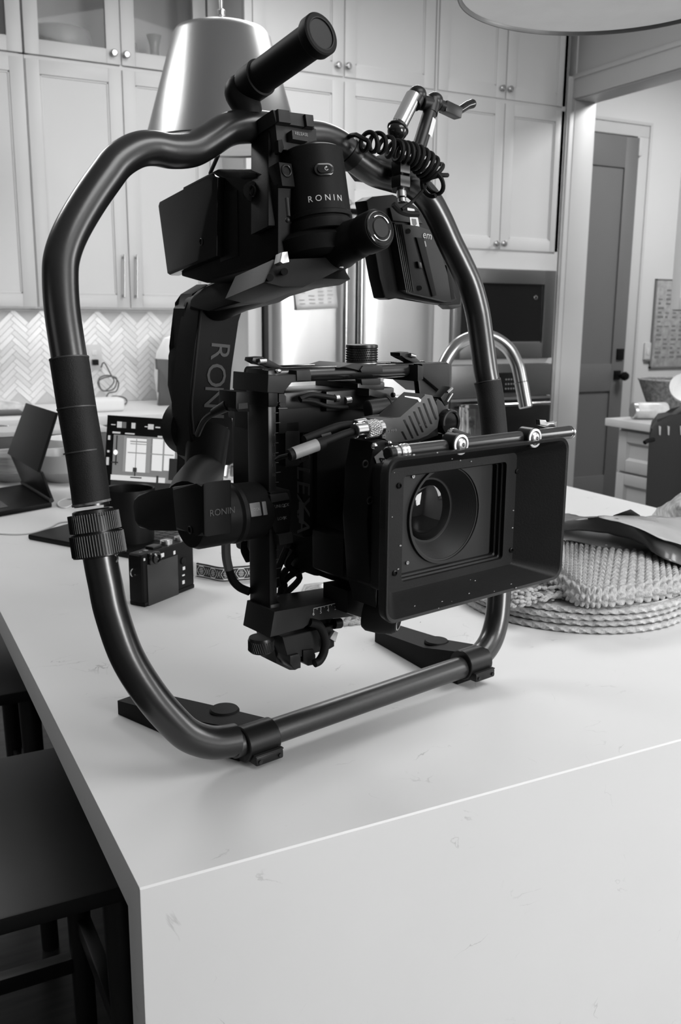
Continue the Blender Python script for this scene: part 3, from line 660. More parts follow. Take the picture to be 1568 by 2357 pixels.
# bowls at the far end
def bowl(px, py, rad, hgt, m, label, cat='bowl', nm='bowl'):
    p = wz(px, py, ZT); fd = V((p.x, p.y, 0)).normalized(); c = p+fd*rad*.55
    o = B().lathe(c, (0, 0, 1), [(0, rad*.45), (.004, rad*.55), (hgt*.4, rad*.9), (hgt, rad), (hgt-.001, rad-.006), (hgt*.4, rad*.84), (.012, rad*.4), (.010, 0)], 48, caps=False).build(nm, m); return tag(o, label, cat), c
bowl(36, 1112, .085, .075, mat('pale_wood', .30, .5, var=.25, vscale=20, stretch=(1, 1, 12)), 'pale wooden bowl behind the tablet at the left edge', nm='wooden_bowl')
_, bc2 = bowl(150, 1113, .085, .078, mat('grey_ceramic', .34, .35), 'white lined grey ceramic bowl behind the left gimbal tube', nm='ceramic_bowl')
c3 = bc2+V((.06, .16, 0)); o = B().lathe(c3, (0, 0, 1), [(0, .04), (.06, .07), (.095, .075), (.094, .07), (.05, .06), (.01, 0)], 40, caps=False).build('ceramic_bowl', mat('pale_ceramic', .6, .3)); tag(o, 'pale bowl just behind the grey ceramic bowl', 'bowl')
b = B(); p = wz(20, 1068, ZT); b.lathe(p+V((-.02, .12, 0)), (0, 0, 1), [(0, .05), (.07, .07), (.085, .05), (.10, .045), (.10, .04), (.01, .04), (.01, 0)], 32, caps=False); tag(b.build('glass_jar', mat('jar_glass', .55, .08, trans=.7)), 'shiny glass jar behind the wooden bowl at the left edge', 'jar')
b = B(); p = wz(70, 1060, ZT); b.box((p.x-.18, 2.86, ZT), (p.x+.22, 3.0, ZT+.085), .004); bx = b.build('gift_box', mat('box_dark', .045, .5)); tag(bx, 'dark low box with pale lid at the far end of the island', 'box')
B().box((p.x-.182, 2.855, ZT+.0855), (p.x+.222, 3.002, ZT+.10), .003).build('lid', mat('box_lid', .40, .5), bx)
# white charging cords on the counter
wc = mat('white_cord', .66, .4)
cdp = [(-30, 1222), (0, 1228), (60, 1228), (110, 1215), (135, 1203), (165, 1200), (190, 1203), (240, 1218)]
o = B().tube(sm([wz(x, y, ZT+.0022) for x, y in cdp], 8), .0022, 8).build('charging_cord', wc); tag(o, 'white cord lying across the counter in front of the tablet', 'cord')
cdp = [(230, 1140), (185, 1150), (160, 1148), (145, 1150), (133, 1158), (137, 1166), (152, 1168), (165, 1162), (172, 1154), (200, 1160)]
o = B().tube(sm([wz(x, y, ZT+.002) for x, y in cdp], 8), .0018, 8).build('earphone_cord', wc); tag(o, 'small white looped cord beside the tablet hinge', 'cord')
cdp = [(118, 1137), (124, 1133), (128, 1137), (120, 1142), (108, 1140)]
# plastic bag behind the roll motor
def drape(rows, m, name, label, cat, thick=.0008, sub=2, jit=0, kind=None):
    """rows of points -> smooth sheet"""
    n = max(len(q) for q in rows); R1 = [sm(q, 4) for q in rows]; L = []
    cols = list(zip(*R1)); C2 = [sm(c, 4) for c in cols]; L = [list(x) for x in zip(*C2)]
    if jit:
        for i, row in enumerate(L):
            for j, p in enumerate(row): p.z += jit*(noise.noise(V((p.x*22, p.y*22, 1.7)))+.6*noise.noise(V((p.x*60, p.y*60, 3))))
    o = B().loops(L, closed=False).build(name, m, smooth=True, ang=60); s_ = o.modifiers.new('s', 'SOLIDIFY'); s_.thickness = thick; return tag(o, label, cat)
CLEAR = mat('clear_plastic_film', .75, .12, alpha=.55, spec=.9, bump=.5, bscale=60)
p0 = wz(555, 1085, ZT); Yb_ = p0.y
rows = []
for k, (py, a) in enumerate(((935, .0), (975, .03), (1020, .01), (1060, .04), (1085, 0))):
    rows.append([wy(px, py+dy, Yb_+a+.03*sin(px*.09+k)) for px, dy in ((500, 10), (530, -6), (550, 4), (575, 14), (600, 6), (640, 0))])
drape(rows, mat('bag_film', .42, .18, alpha=.75, var=.4, vscale=14, bump=.6, bscale=25), 'plastic_bag', 'crumpled clear plastic bag standing behind the roll motor', 'bag')
b = B(); 
for k in range(5):
    a = wz(520+k*14, 1098-k*3, ZT+.01); b.tube(sm([a, a+V((.02, .03, .03+.01*(k % 2))), a+V((.05, .01, .02))], 5), .006, 8)
tag(b.build('foil_wrapper', mat('wrapper_foil', .35, .2, metal=.8, bump=.8, bscale=60)), 'small shiny crumpled wrapper on the counter behind the roll motor', 'wrapper')
# compact camera with patterned strap
pm, pr, pl_ = wz(331, 1399, ZT), wz(449, 1352, ZT), wz(298, 1392, ZT)
e1 = (pr-pm); Lc = e1.length; e1.normalize(); e2 = V((-e1.y, e1.x, 0)); 
if e2.dot(pl_-pm) < 0: e2 = -e2
Tc = abs((pl_-pm).dot(e2)); Tc = max(.030, min(.04, Tc)); Hc = .070
CF = Matrix((e1, e2, V((0, 0, 1)))).transposed().to_4x4(); CF.translation = pm
def ch(px, py, y=0):
    I = CF.inverted(); return _hit(I, px, py, 1, y)
Hc = ch(331, 1277).z
cmr = thing('compact_camera', 'small black digital camera standing beside the left gimbal tube', 'camera', tuple(pm))
b = B(CF); b.box((0, 0, .004), (Lc, Tc, Hc), .006, seg=3); b.box((.002, -.001, 0), (Lc-.002, Tc, .007), .002); b.build('camera_body', BLK, cmr)
b = B(CF); a = ch(337, 1300); c = ch(411, 1368, 0); b.box((a.x, -.0018, c.z), (ch(408, 1300).x, .002, a.z), .001); b.build('rear_screen', mat('lcd_off', .022, .3), cmr)
b = B(CF); v_ = ch(352, 1284); b.box((v_.x-.012, -.006, v_.z-.009), (v_.x+.012, .002, v_.z+.010), .003); b.lathe((v_.x+.001, -.006, v_.z), (0, -1, 0), [(0, .009), (.003, .009), (.004, .006), (.001, .005), (.001, 0)], 20, caps=False); b.build('viewfinder', BLKG, cmr)
b = B(CF)
for q in ((423, 1308, .003, .0028), (422, 1324, .0032, .0013), (422, 1340, .003, .003), (373, 1278, .0045, .0032), (401, 1272, .0025, .003), (332, 1288, .0018, .002)):
    v_ = ch(q[0], q[1]); b.box((v_.x-q[2], -.0008, v_.z-q[3]), (v_.x+q[2], .001, v_.z+q[3]), .0005)
b.build('button', WHT, cmr)
b = B(CF); v_ = ch(421, 1291); b.lathe((v_.x, 0, v_.z), (0, -1, 0), [(0, .006), (.002, .006), (.003, .004)], 20); b.build('joystick', RUB, cmr)
b = B(CF)
for (fx, rr_, hh_) in ((.60, .010, .006), (.86, .009, .005)): b.lathe((Lc*fx, Tc*.5, Hc), (0, 0, 1), [(0, rr_), (hh_, rr_), (hh_, rr_*.7), (hh_+.001, rr_*.65)], 28)
b.build('dial', SIL, cmr)
b = B(CF); b.box((Lc*.28, Tc*.25, Hc-.001), (Lc*.44, Tc*.8, Hc+.004), .001); b.build('hot_shoe', BLKM, cmr)
b = B(CF); b.text('20', .008, Matrix.Translation((Lc*.1, Tc*.5, Hc+.0003)), .0002); b.box((Lc*.18, Tc*.4, Hc), (Lc*.23, Tc*.6, Hc+.0006)); b.build('top_markings', SOFT, cmr)
b = B(CF); b.torus((-.003, Tc*.5, Hc*.66), (0, 1, 0), .006, .0013, 20, 6); b.build('strap_lug', CHR, cmr)
B(CF).lathe((Lc*.45, Tc, Hc*.48), (0, 1, 0), [(0, .028), (.012, .028), (.013, .024), (.018, .022)], 32).build('lens', BLK, cmr)
# strap: flat woven band with pattern
sp = [wz(448, 1328, ZT), wz(475, 1333, ZT), wz(510, 1340, ZT), wz(545, 1338, ZT), wz(585, 1334, ZT), wz(640, 1322, ZT)]
pth = sm(sp, 8); hb_, ht_ = .001, .026
stp = thing('camera_strap', 'woven strap with pale diamond pattern leading from the small camera', 'strap', tuple(sp[0]))
b = B(); L1 = [p+V((0, 0, .001)) for p in pth]; L2 = [p+V((0, 0, ht_)) for p in pth]; off = V((.05, .08, 0)).normalized()*.0018
b.loops([L1, L2, [p+off for p in L2], [p+off for p in L1], L1], closed=False); b.build('webbing', mat('black_webbing', .02, .7), stp)
wv = B(); tot = [0]
for p, q in zip(pth, pth[1:]): tot.append(tot[-1]+(q-p).length)
def sp_at(s_):
    s_ = max(0, min(s_, tot[-1]-1e-5))
    for i in range(len(pth)-1):
        if tot[i+1] >= s_: return pth[i].lerp(pth[i+1], (s_-tot[i])/(tot[i+1]-tot[i]))
fo = -off*.3
def wq(pts): wv.bm.faces.new([wv.bm.verts.new(sp_at(s_)+V((0, 0, z))+fo) for s_, z in pts])
z0, z1 = .0045, .0225; zm = (z0+z1)/2; per = .026; s_ = .006
N_ = int(tot[-1]/per)
for i in range(24):
    s_a = tot[-1]*i/24; s_b = tot[-1]*(i+1)/24
    wq([(s_a, z0-.0012), (s_b, z0-.0012), (s_b, z0), (s_a, z0)]); wq([(s_a, z1), (s_b, z1), (s_b, z1+.0012), (s_a, z1+.0012)])
t_ = .0018
for i in range(N_):
    a = s_+i*per; hw = per*.36; m = a+hw
    for (x1, y1, x2, y2) in ((m-hw, zm, m-hw*.45, z1-.001), (m-hw*.45, z1-.001, m+hw*.45, z1-.001), (m+hw*.45, z1-.001, m+hw, zm), (m+hw, zm, m+hw*.45, z0+.001), (m+hw*.45, z0+.001, m-hw*.45, z0+.001), (m-hw*.45, z0+.001, m-hw, zm)):
        wq([(x1, y1-t_/2), (x2, y2-t_/2), (x2, y2+t_/2), (x1, y1+t_/2)])
    for k in range(4):
        zz = zm-.0042+k*.0028; w_ = .0045 if k in (1, 2) else .003
        wq([(m-w_, zz-.0006), (m+w_, zz-.0006), (m+w_, zz+.0006), (m-w_, zz+.0006)])
    x = a+per*.86
    for sg in (1, -1): wq([(x-.003, zm-sg*.006-.0008), (x+.003, zm+sg*.006-.0008), (x+.003, zm+sg*.006+.0008), (x-.003, zm-sg*.006+.0008)])
wv.build('woven_pattern', mat('pale_thread', .62, .7), stp, smooth=False)
B().box(sp_at(0)+V((-.004, -.004, .002)), sp_at(.006)+V((.003, .003, .028)), .001).build('strap_buckle', mat('clear_buckle', .45, .2), stp)
# ------------------------------------------------------------------ placemats, blanket, mailers on the right
mc = V((1.0, 1.11, ZT)); MR = .183
pmt = mat('woven_jute', .42, .8, var=.3, vscale=60, bump=.7, bscale=260)
def placemat(z, dx, dy, rad, label):
    b = B(); L = []; seg = 220; nr = 26; c = mc+V((dx, dy, 0)); h = .0085
    def ring(rr_, zz, tw, ph): return [c+V((cos(a)*(rr_+tw*sin(a*70+ph)), sin(a)*(rr_+tw*sin(a*70+ph)), z-ZT+zz+tw*.6*cos(a*70+ph))) for a in [2*pi*k/seg for k in range(seg)]]
    for k in range(5): t = k/4; L.append(ring(rad*.15+t*(rad*.82), .0005, 0, 0))
    for k in range(7): a = -pi/2+pi*k/6; L.append(ring(rad-.0045+.0045*cos(a), h/2+h/2*sin(a)*.92, .0015, k*1.2))
    for k in range(1, nr*2): rr_ = (rad-.0065)*(1-k/(nr*2)); L.append(ring(rr_, h*.78+(.0016 if k % 2 else -.0012), .0003, k*.8))
    b.loops(L, True, True, True); o = b.build('round_placemat', pmt); return tag(o, label, 'placemat', 'stacked round woven placemats')
for k, (dx, dy, lb) in enumerate(((0, 0, 'lowest round woven placemat of the stack, resting on the quartz'), (.004, .003, 'second round woven placemat from the bottom of the stack'), (-.004, .002, 'third round woven placemat from the bottom of the stack'), (.002, -.002, 'topmost round woven placemat, under the knitted blanket'))):
    placemat(ZT+.0008+k*.0095, dx, dy, MR-.001*k, lb)
# knitted blanket: folded slab with knit relief
def knit(path_fn, nu, nv, name, m, label, cat, amp=.0048, fu=30, fv=17):
    L = []
    for j in range(nv+1):
        row = []
        for i in range(nu+1):
            u, v = i/nu, j/nv; p = path_fn(u, v); e = 1e-3
            du = path_fn(min(u+e, 1), v)-path_fn(max(u-e, 0), v); dv = path_fn(u, min(v+e, 1))-path_fn(u, max(v-e, 0)); n = du.cross(dv)
            n = n.normalized() if n.length > 0 else V((0, 0, 1))
            a = abs(sin(pi*u*fu)); bb = sin(2*pi*(v*fv+(.25 if int(u*fu) % 2 else 0))+1.6*abs((u*fu) % 1-.5))
            row.append(p+n*amp*(a**.6*(.52+.55*bb)))
        L.append(row)
    o = B().loops(L, closed=False).build(name, m, smooth=True, ang=80); return tag(o, label, cat)
ZB = ZT+.040
FL = wz(1262, 1345, ZB+.006); FR = wz(1600, 1378, ZB-.012); 
ud = (FR-FL); 
fe = [wz(1175, 1398, ZB+.004), wz(1225, 1385, ZB+.004), wz(1280, 1368, ZB+.004), wz(1335, 1389, ZB+.004), wz(1400, 1391, ZB+.004), wz(1500, 1376, ZB), wz(1570, 1368, ZB-.01), wz(1680, 1360, ZT+.012)]
fe = [wz(1232, 1335, ZB+.016), wz(1285, 1363, ZB+.004), wz(1335, 1391, ZB+.003), wz(1400, 1392, ZB+.003), wz(1500, 1378, ZB), wz(1580, 1366, ZB-.008), wz(1700, 1352, ZT+.012)]
be = [wz(1215, 1245, ZB+.045), wz(1290, 1243, ZB+.045), wz(1345, 1248, ZB+.043), wz(1420, 1258, ZB+.04), wz(1500, 1272, ZB+.035), wz(1568, 1290, ZB+.02), wz(1690, 1310, ZT+.03)]
fs, bs = sm(fe, 10), sm(be, 10)
def fpath(u, v):
    i = u*(len(fs)-1); k = min(int(i), len(fs)-2); f = fs[k].lerp(fs[k+1], i-k); bb = bs[k].lerp(bs[k+1], i-k)
    th_ = .030*(1-.35*u)
    if v < .22:      # lower layer tucked under, curling round the front edge
        a = pi*(v/.22); return f+(bb-f).normalized()*(.008-.020*sin(a))+V((0, 0, th_*.5*(1-cos(a))))
    t = (v-.22)/.78; q = f.lerp(bb, t); top = f.z+th_; q.z = top+(bb.z-top)*sin(t*pi/2)+.004*sin(u*9+t*4)
    q += (bb-f).normalized()*.008*(1-t)
    return q
BLANK = mat('cream_knit_yarn', .37, .85, var=.2, vscale=120, bump=.9, bscale=500)
knit(fpath, 420, 190, 'knitted_blanket', BLANK, 'folded pale chunky knit blanket on the stack of placemats', 'blanket')
# fringed under-fold of the blanket
b = B(); random.seed(3)
for k in range(230):
    u = random.random(); v = random.random(); p = wz(1180+u*120+v*-10, 1400-u*22-v*22, ZB+.002); rr_ = random.uniform(.002, .0045)
    b.sph(p+V((0, 0, random.uniform(0, .016)*(1-abs(v-.5)))), rr_, 8, (1.5, 1, .8))
o = b.build('blanket_fringe', BLANK); tag(o, 'nubbly yarn edge of the blanket beside the right gimbal tube', 'fringe', kind='stuff')
b = B()
for k in range(150):
    u = random.random(); v = random.random(); p = wz(775+u*115, 1440-v*26-(1-abs(u-.5)*2)*6+u*2, ZT+.002); b.sph(p, random.uniform(.0022, .0048), 8, (1.4, 1, .8))
o = b.build('yarn_fringe', BLANK); tag(o, 'nubbly pale yarn tassels on the counter beyond the matte box', 'fringe', kind='stuff')
# clear bag under the camera seen between rig parts
rows = [[wz(x, y, ZT+z) for x, y, z in ((700, 1400, .003), (740, 1392, .012), (790, 1398, .02), (840, 1418, .005))], [wz(x, y, ZT+z) for x, y, z in ((690, 1375, .01), (740, 1365, .03), (800, 1370, .025), (860, 1395, .006))], [wz(x, y, ZT+z) for x, y, z in ((700, 1345, .004), (745, 1340, .02), (800, 1345, .02), (870, 1375, .003))]]
drape(rows, mat('silver_film', .5, .15, metal=.6, bump=.6, bscale=40), 'shiny_packet', 'shiny crumpled packet on the counter behind the gimbal cage', 'packet')
# grey mailer and plastic bags behind the blanket
def zrow(L): return [wz(x, y, ZT+z) for x, y, z in L]
MAILF = mat('grey_mailer_plastic', .20, .3, bump=.25, bscale=30)
drape([zrow([(1230, 1262, .095), (1295, 1243, .09), (1370, 1255, .088), (1450, 1272, .082), (1520, 1288, .07), (1580, 1308, .055), (1640, 1325, .04)]),
       zrow([(1230, 1235, .10), (1295, 1230, .097), (1380, 1240, .094), (1460, 1255, .088), (1540, 1280, .075), (1600, 1300, .06), (1660, 1318, .04)]),
       zrow([(1230, 1205, .10), (1300, 1205, .10), (1390, 1212, .10), (1470, 1225, .094), (1550, 1262, .08), (1620, 1290, .06), (1680, 1308, .04)])], MAILF, 'grey_mailer', 'flat grey plastic mailer lying on the knitted blanket', 'mailer', thick=.003)
DKF = mat('dark_grey_film', .075, .25, bump=.3, bscale=25)
drape([zrow([(1235, 1224, .110), (1310, 1220, .110), (1400, 1228, .106), (1470, 1248, .10), (1530, 1285, .088), (1580, 1305, .07), (1640, 1320, .05)]),
       zrow([(1235, 1205, .122), (1310, 1196, .13), (1400, 1200, .128), (1480, 1225, .118), (1540, 1262, .10), (1590, 1280, .08), (1650, 1295, .06)]),
       zrow([(1235, 1190, .13), (1300, 1188, .122), (1400, 1193, .14), (1470, 1204, .126), (1540, 1235, .105), (1600, 1262, .085), (1660, 1280, .06)]),
       zrow([(1235, 1176, .11), (1300, 1180, .11), (1345, 1190, .12), (1430, 1186, .12), (1500, 1196, .10), (1590, 1240, .08), (1660, 1262, .05)])], DKF, 'plastic_bag', 'dark grey crumpled plastic bag lying on the grey mailer', 'bag', jit=.0035)
LGF = mat('light_grey_film', .34, .2, var=.1, vscale=10, bump=.35, bscale=30)
drape([zrow([(1380, 1192, .142), (1440, 1205, .136), (1500, 1228, .122), (1560, 1250, .108), (1620, 1272, .09), (1680, 1290, .07)]),
       zrow([(1378, 1188, .14), (1450, 1193, .135), (1520, 1208, .125), (1580, 1228, .11), (1640, 1250, .09), (1700, 1265, .07)]),
       zrow([(1376, 1187, .13), (1450, 1186, .12), (1520, 1188, .11), (1580, 1192, .10), (1640, 1200, .08), (1700, 1215, .06)])], LGF, 'plastic_bag', 'pale grey smooth plastic bag spread over the dark bag', 'bag', jit=.003)
b = B(); a = [wz(1412, 1186, ZT+.12), wz(1452, 1172, ZT+.135), wz(1474, 1186, ZT+.12), wz(1440, 1188, ZT+.115)]; 
b.loops([[a[0], a[1], a[2]], [a[0]+V((0, 0, -.01)), a[3], a[2]+V((0, 0, -.01))]], closed=True, capA=True, capB=True); tag(b.build('plastic_scrap', DKF, smooth=False), 'small peaked fold of dark plastic standing up from the bags', 'scrap')
# clear pouch of granola at the right edge
rows = [[wz(x, y, ZT+z) for x, y, z in L] for L in (((1500, 1188, .03), (1535, 1192, .06), (1580, 1196, .07), (1640, 1198, .05)), ((1512, 1172, .06), (1545, 1165, .09), (1590, 1162, .10), (1650, 1170, .07)), ((1520, 1168, .06), (1555, 1142, .10), (1590, 1122, .11), (1650, 1120, .08)))]
drape(rows, mat('speckled_pouch', .38, .3, var=.6, vscale=60, bump=.7, bscale=120), 'food_pouch', 'clear pouch with speckled contents at the right edge', 'pouch', jit=.004)
# ------------------------------------------------------------------ faucet and glass jug at the sink
FA = thing('kitchen_faucet', 'tall brushed steel gooseneck faucet at the island sink', 'faucet', tuple(wz(1040, 1120, ZT)))
D = 2.05
arc = [(1003, 1100), (1005, 980), (1008, 900), (1022, 840), (1052, 795), (1090, 776), (1130, 776), (1168, 800), (1190, 838), (1200, 880)]
P_ = [wd(x, y, D) for x, y in arc]; P_[0].z = ZT
B().tube(sm(P_, 8), .0145, 24).build('spout_arc', mat('faucet_steel', .38, .22, metal=1), FA)
B().cyl(wd(1200, 880, D), wd(1211, 939, D), .0150, .0150, 28, bev=.002).build('spray_head', mat('faucet_steel', .38, .22, metal=1), FA)
B().cyl((P_[0].x, P_[0].y, ZT), (P_[0].x, P_[0].y, ZT+.05), .024, .020, 28, bev=.003).build('base', SIL, FA)
gl = wz(1103, 1112, ZT); gd = V((gl.x, gl.y, 0)).normalized(); gc = gl+gd*.05
hg = 1.36-(925-735)*gc.dot(FW)/2140-ZT
hg = wd(1103, 933, (gc-CAM).dot(FW)).z-ZT
b = B(); L = []
for (z, rr_, sq_) in ((.0, .050, .8), (.006, .054, .8), (hg*.75, .058, .6), (hg*.93, .060, .3), (hg, .060, .2), (hg, .0565, .2), (hg*.75, .054, .6), (.012, .050, .8), (.011, .01, .8)):
    L.append([gc+V((cos(a)*rr_*(1+.10*sq_*(cos(4*a))**2), sin(a)*rr_*(1+.10*sq_*(cos(4*a))**2), z)) for a in [2*pi*k/64 for k in range(64)]])
b.loops(L, True, True, True); tag(b.build('glass_jug', GLS), 'faceted clear glass jug beside the faucet', 'jug')
b = B(); p = wz(880, 1040, ZT); pp = wd(920, 890, 2.3); b.prism([V((pp.x-.06, pp.y, pp.z-.022)), V((pp.x-.045, pp.y, pp.z+.022)), V((pp.x+.04, pp.y, pp.z+.022)), V((pp.x+.06, pp.y, pp.z-.022))], (.03, .05, 0), .006)
tag(b.build('white_sponge_holder', mat('white_plastic', .72, .35)), 'white block shaped object seen through the rig below the top rail', 'holder')
zl = pp.z-.022; B().box((pp.x-.03, pp.y, ZT), (pp.x+.05, pp.y+.04, zl)).build('stand', mat('white_plastic', .72, .35), bpy.data.objects['white_sponge_holder'])
# ------------------------------------------------------------------ ring gimbal
G_ = thing('handheld_gimbal', 'large black ring gimbal stabilizer standing on the quartz island', 'gimbal', tuple(OG))
TUBE = mat('ring_tube_black', .009, .27, var=.15, vscale=60, spec=.68, bump=.02, bscale=300)
CARB = mat('carbon_tube', .018, .30, var=.25, vscale=160, stretch=(1, 3, 3), spec=.7)
MOT = mat('motor_housing_black', .006, .5, spec=.10, var=.08, vscale=60, bump=.06, bscale=900)
def RP(px, py, n=0): return r(px, py, n)
# ring tube, in the leaned frame; left and right halves
left_top = [(700, 312), (655, 303), (610, 294), (560, 292), (520, 300), (478, 326), (440, 345), (395, 348), (350, 341), (312, 347), (272, 372), (243, 408), (200, 470), (163, 535), (143, 590), (139, 640), (144, 720), (160, 828)]
left_low = [(213, 1175), (232, 1290), (243, 1345), (257, 1410), (292, 1510), (345, 1597), (400, 1662), (440, 1695), (490, 1709), (540, 1703)]
rad = lambda k: .0160
def ringpart(name, pts, r0, r1, m=TUBE, seg=28, n=7):
    return B(RM).tube(sm([RP(x, y) for x, y in pts], n), (r0, r1), seg).build(name, m, G_)
ringpart('ring_tube', left_top+[(177, 940), (197, 1055), (212, 1165)], .0170, .0158)
ringpart('ring_tube', left_low, .0155, .0165)
right_top = [(700, 312), (740, 316), (780, 333), (822, 368), (862, 396), (905, 410), (950, 425), (985, 458), (1012, 505), (1036, 558), (1060, 606), (1082, 655), (1098, 712), (1106, 760), (1118, 850), (1128, 905), (1136, 975), (1142, 1050), (1148, 1150), (1152, 1250), (1150, 1340), (1147, 1400), (1141, 1440), (1128, 1478), (1105, 1508), (1070, 1528)]
ringpart('ring_tube', right_top, .0165, .0150)
B(RM).tube([RP(535, 1716), RP(1075, 1531)], (.0135, .0135), 28).build('base_tube', CARB, G_)
# gaffer tape sleeves
def tape(pts, r0, r1, seams):
    t = B(RM).tube(sm([RP(x, y) for x, y in pts], 6), (r0, r1), 28).build('grip_tape', BLKT, G_)
    for (x, y, x2, y2, rr_, w_) in seams:
        a, c = RP(x, y), RP(x2, y2); B(RM).tube([a, a.lerp(c, .5), c], rr_, 32).build('tape_seam', mat('tape_edge', .03, .5), t)
tape([(159, 824), (177, 940), (197, 1055), (211, 1158)], .0175, .0172, [(176, 938, 176.4, 941, .0177, 0), (191, 1038, 191.5, 1041, .0177, 0), (159, 824, 159.4, 827, .0178, 0)])
b = B(RM); b.tube([RP(210, 1155), RP(211, 1160)], .0177, 32); b.build('tape_residue', mat('adhesive_residue', .12, .6, var=.8, vscale=120), G_)
tape([(1122, 877), (1128, 905), (1136, 975), (1143, 1060)], .0172, .0168, [(1122, 877, 1122.3, 879, .0174, 0)])
# locking collar, knurled
ax0, ax1 = RP(214, 1178), RP(230, 1278); axd = (ax1-ax0); Lk = axd.length
b = B(RM); b.lathe(ax0-axd*.06, axd, [(0, .0165), (.001, .0185), (.006, .0190), (.0065, .0222), (Lk*.50, .0228), (Lk*.505, .0205), (Lk*.53, .0205), (Lk*.535, .0236), (Lk*1.06, .0240), (Lk*1.07, .0195), (Lk*1.09, .0165)], 60)
col = b.build('locking_collar', BLKM, G_)
b = B(RM); u_ = V((0, 1, 0)); axn = axd.normalized(); pu = axn.orthogonal().normalized(); pv = axn.cross(pu)
for k in range(60):
    a = 2*pi*k/60; d_ = pu*cos(a)+pv*sin(a)
    for (s0, s1, rr_) in ((.03, .43, .0226), (.50, .97, .0240)):
        b.tube([ax0+axd*s0+d_*rr_, ax0+axd*s1+d_*(rr_+.0002)], .0006, 5)
b.build('knurled_grip', BLKM, col)
b = B(RM); p = ax0+axd*1.12; b.torus(RP(262, 1286, -.012), (0, 1, 0), .0035, .0012, 16, 6); b.build('screw_ring', BLKM, col)
# foot clamps and feet
def clamp(c, dirx, name_lbl, tip, root_top, knobp):
    pass
def foot(cpx, tip0, dz, knob_px, sgn):
    """clamp around the base tube at pixel cpx, wedge foot reaching back to pixel tip0"""
    c = R2G @ RP(*cpx); b = B(GM)
    w = .019
    b.cyl(c-V((w, 0, 0)), c+V((w, 0, 0)), .0185, seg=32, bev=.001)
    b.box(c+V((-w*.85, -.024, -.016)), c+V((w*.9, -.004, -.006)), .002)
    cl = b.build('foot_clamp', BLKM, G_)
    b = B(GM); b.box(c+V((-w*.86, -.0235, -.0065)), c+V((w*.92, -.019, -.0050)), .0003); 
    for dx in (-w*.62, w*.66): b.cyl(c+V((dx, -.0240, -.0115)), c+V((dx, -.0255, -.0115)), .0022, seg=12)
    b.build('clamp_screw', GRYM, cl)
    t = gz(tip0[0], tip0[1], .001)
    # wedge: from clamp back to tip, low and flat
    z0 = .0005; bl = V((c.x-w, c.y+.004, z0)); br = V((c.x+w, c.y+.004, z0)); 
    tl, tr = V((t.x, t.y, z0)), V((t.x+.040, t.y+.006, z0)); d_ = (tl-bl).normalized()
    ml, mr_ = bl.lerp(tl, .35), br.lerp(tr, .35)
    L = [[bl, V((bl.x, bl.y, c.z+.016)), V((br.x, br.y, c.z+.016)), br], [ml+V((-.006, 0, 0)), V((ml.x-.006, ml.y, .030)), V((mr_.x, mr_.y, .030)), mr_], [tl, V((tl.x, tl.y, .017)), V((tr.x, tr.y, .017)), tr]]
    f = B(GM).loops(L, True, True, True).build('foot', MOT, G_, ang=20)
    k = gz(knob_px[0], knob_px[1], .031); B(GM).lathe((k.x, k.y, .022), (0, 0, 1), [(0, .016), (.010, .016), (.012, .0145), (.0125, .001)], 36).build('pivot_cap', MOT, f)
foot((590, 1702), (272, 1643), 0, (517, 1636), 1)
foot((1085, 1523), (863, 1476), 0, (1005, 1478), 1)
# top handle
hb0 = RP(563, 255, 0); hb0.z = RP(570, 262, 0).z; tip = rx(741, 76, hb0.x+.006)
root = V((hb0.x, .004, rx(556, 200, hb0.x).z)); root.y = .0; 
root = RP(566, 203, .0); tipn = rx(740, 77, root.x+.008)
Th = thing if False else None
b = B(RM); b.tube(sm([RP(572, 268, 0), RP(568, 245, .0), RP(552, 214, .004), root+V((0, .002, 0)), root.lerp(tipn, .12)], 6), [.013, .0135, .0165, .0185, .0175] and (.0145, .0178), 26); hk = b.build('handle_elbow', MOT, G_)
ah = (tipn-root); Lh = ah.length
b = B(RM); b.lathe(root+ah*.02, ah, [(0, .0165), (.004, .0185), (Lh*.20, .0188), (Lh*.205, .0168), (Lh*.88, .0168), (Lh*.885, .0195), (Lh*.90, .0203), (Lh*.975, .0203), (Lh*.985, .0188), (Lh*.985, .0150), (Lh*.975, .0145), (Lh*.975, .0001)], 44, caps=False)
hd = b.build('top_handle', RUB, G_)
b = B(RM); b.torus(tipn+ah*.002, ah, .0152, .0008, 44, 8); b.build('end_ring', GRYM, hd)
B(RM).cyl(tipn-ah*.012, tipn-ah*.004, .0140, seg=40).build('end_cap', GRY if False else GRYM, hd)
# centre quick-release clamp on the ring bar
def F_(px, py, n): return r(px, py, n)
def pr(b, pts, n, dep, bev=.001): return b.prism([F_(x, y, n) for x, y in pts], (0, dep, 0), bev)
b = B(RM); pr(b, [(628, 252), (722, 264), (725, 296), (636, 282)], -.045, .050, .0015)
qc = b.build('quick_release_clamp', GRYM, G_)
b = B(RM); pr(b, [(618, 305), (646, 262), (660, 372), (640, 520), (618, 520)], -.030, .034, .003); b.build('clamp_body', MOT, qc)
b = B(RM); pr(b, [(634, 285), (655, 290), (675, 286), (728, 296), (731, 335), (724, 352), (640, 343)], -.040, .045, .0012); b.build('clamp_plate', GRYM, qc)
b = B(RM); pr(b, [(640, 250), (667, 254), (671, 284), (643, 280)], -.049, .010, .001); pr(b, [(703, 262), (721, 265), (724, 292), (707, 290)], -.049, .010, .001); b.build('clamp_jaw', GRYM, qc)
b = B(RM); pr(b, [(672, 299), (708, 304), (709, 326), (674, 320)], -.050, .010, .001); rb = b.build('release_button', GRYM, qc)
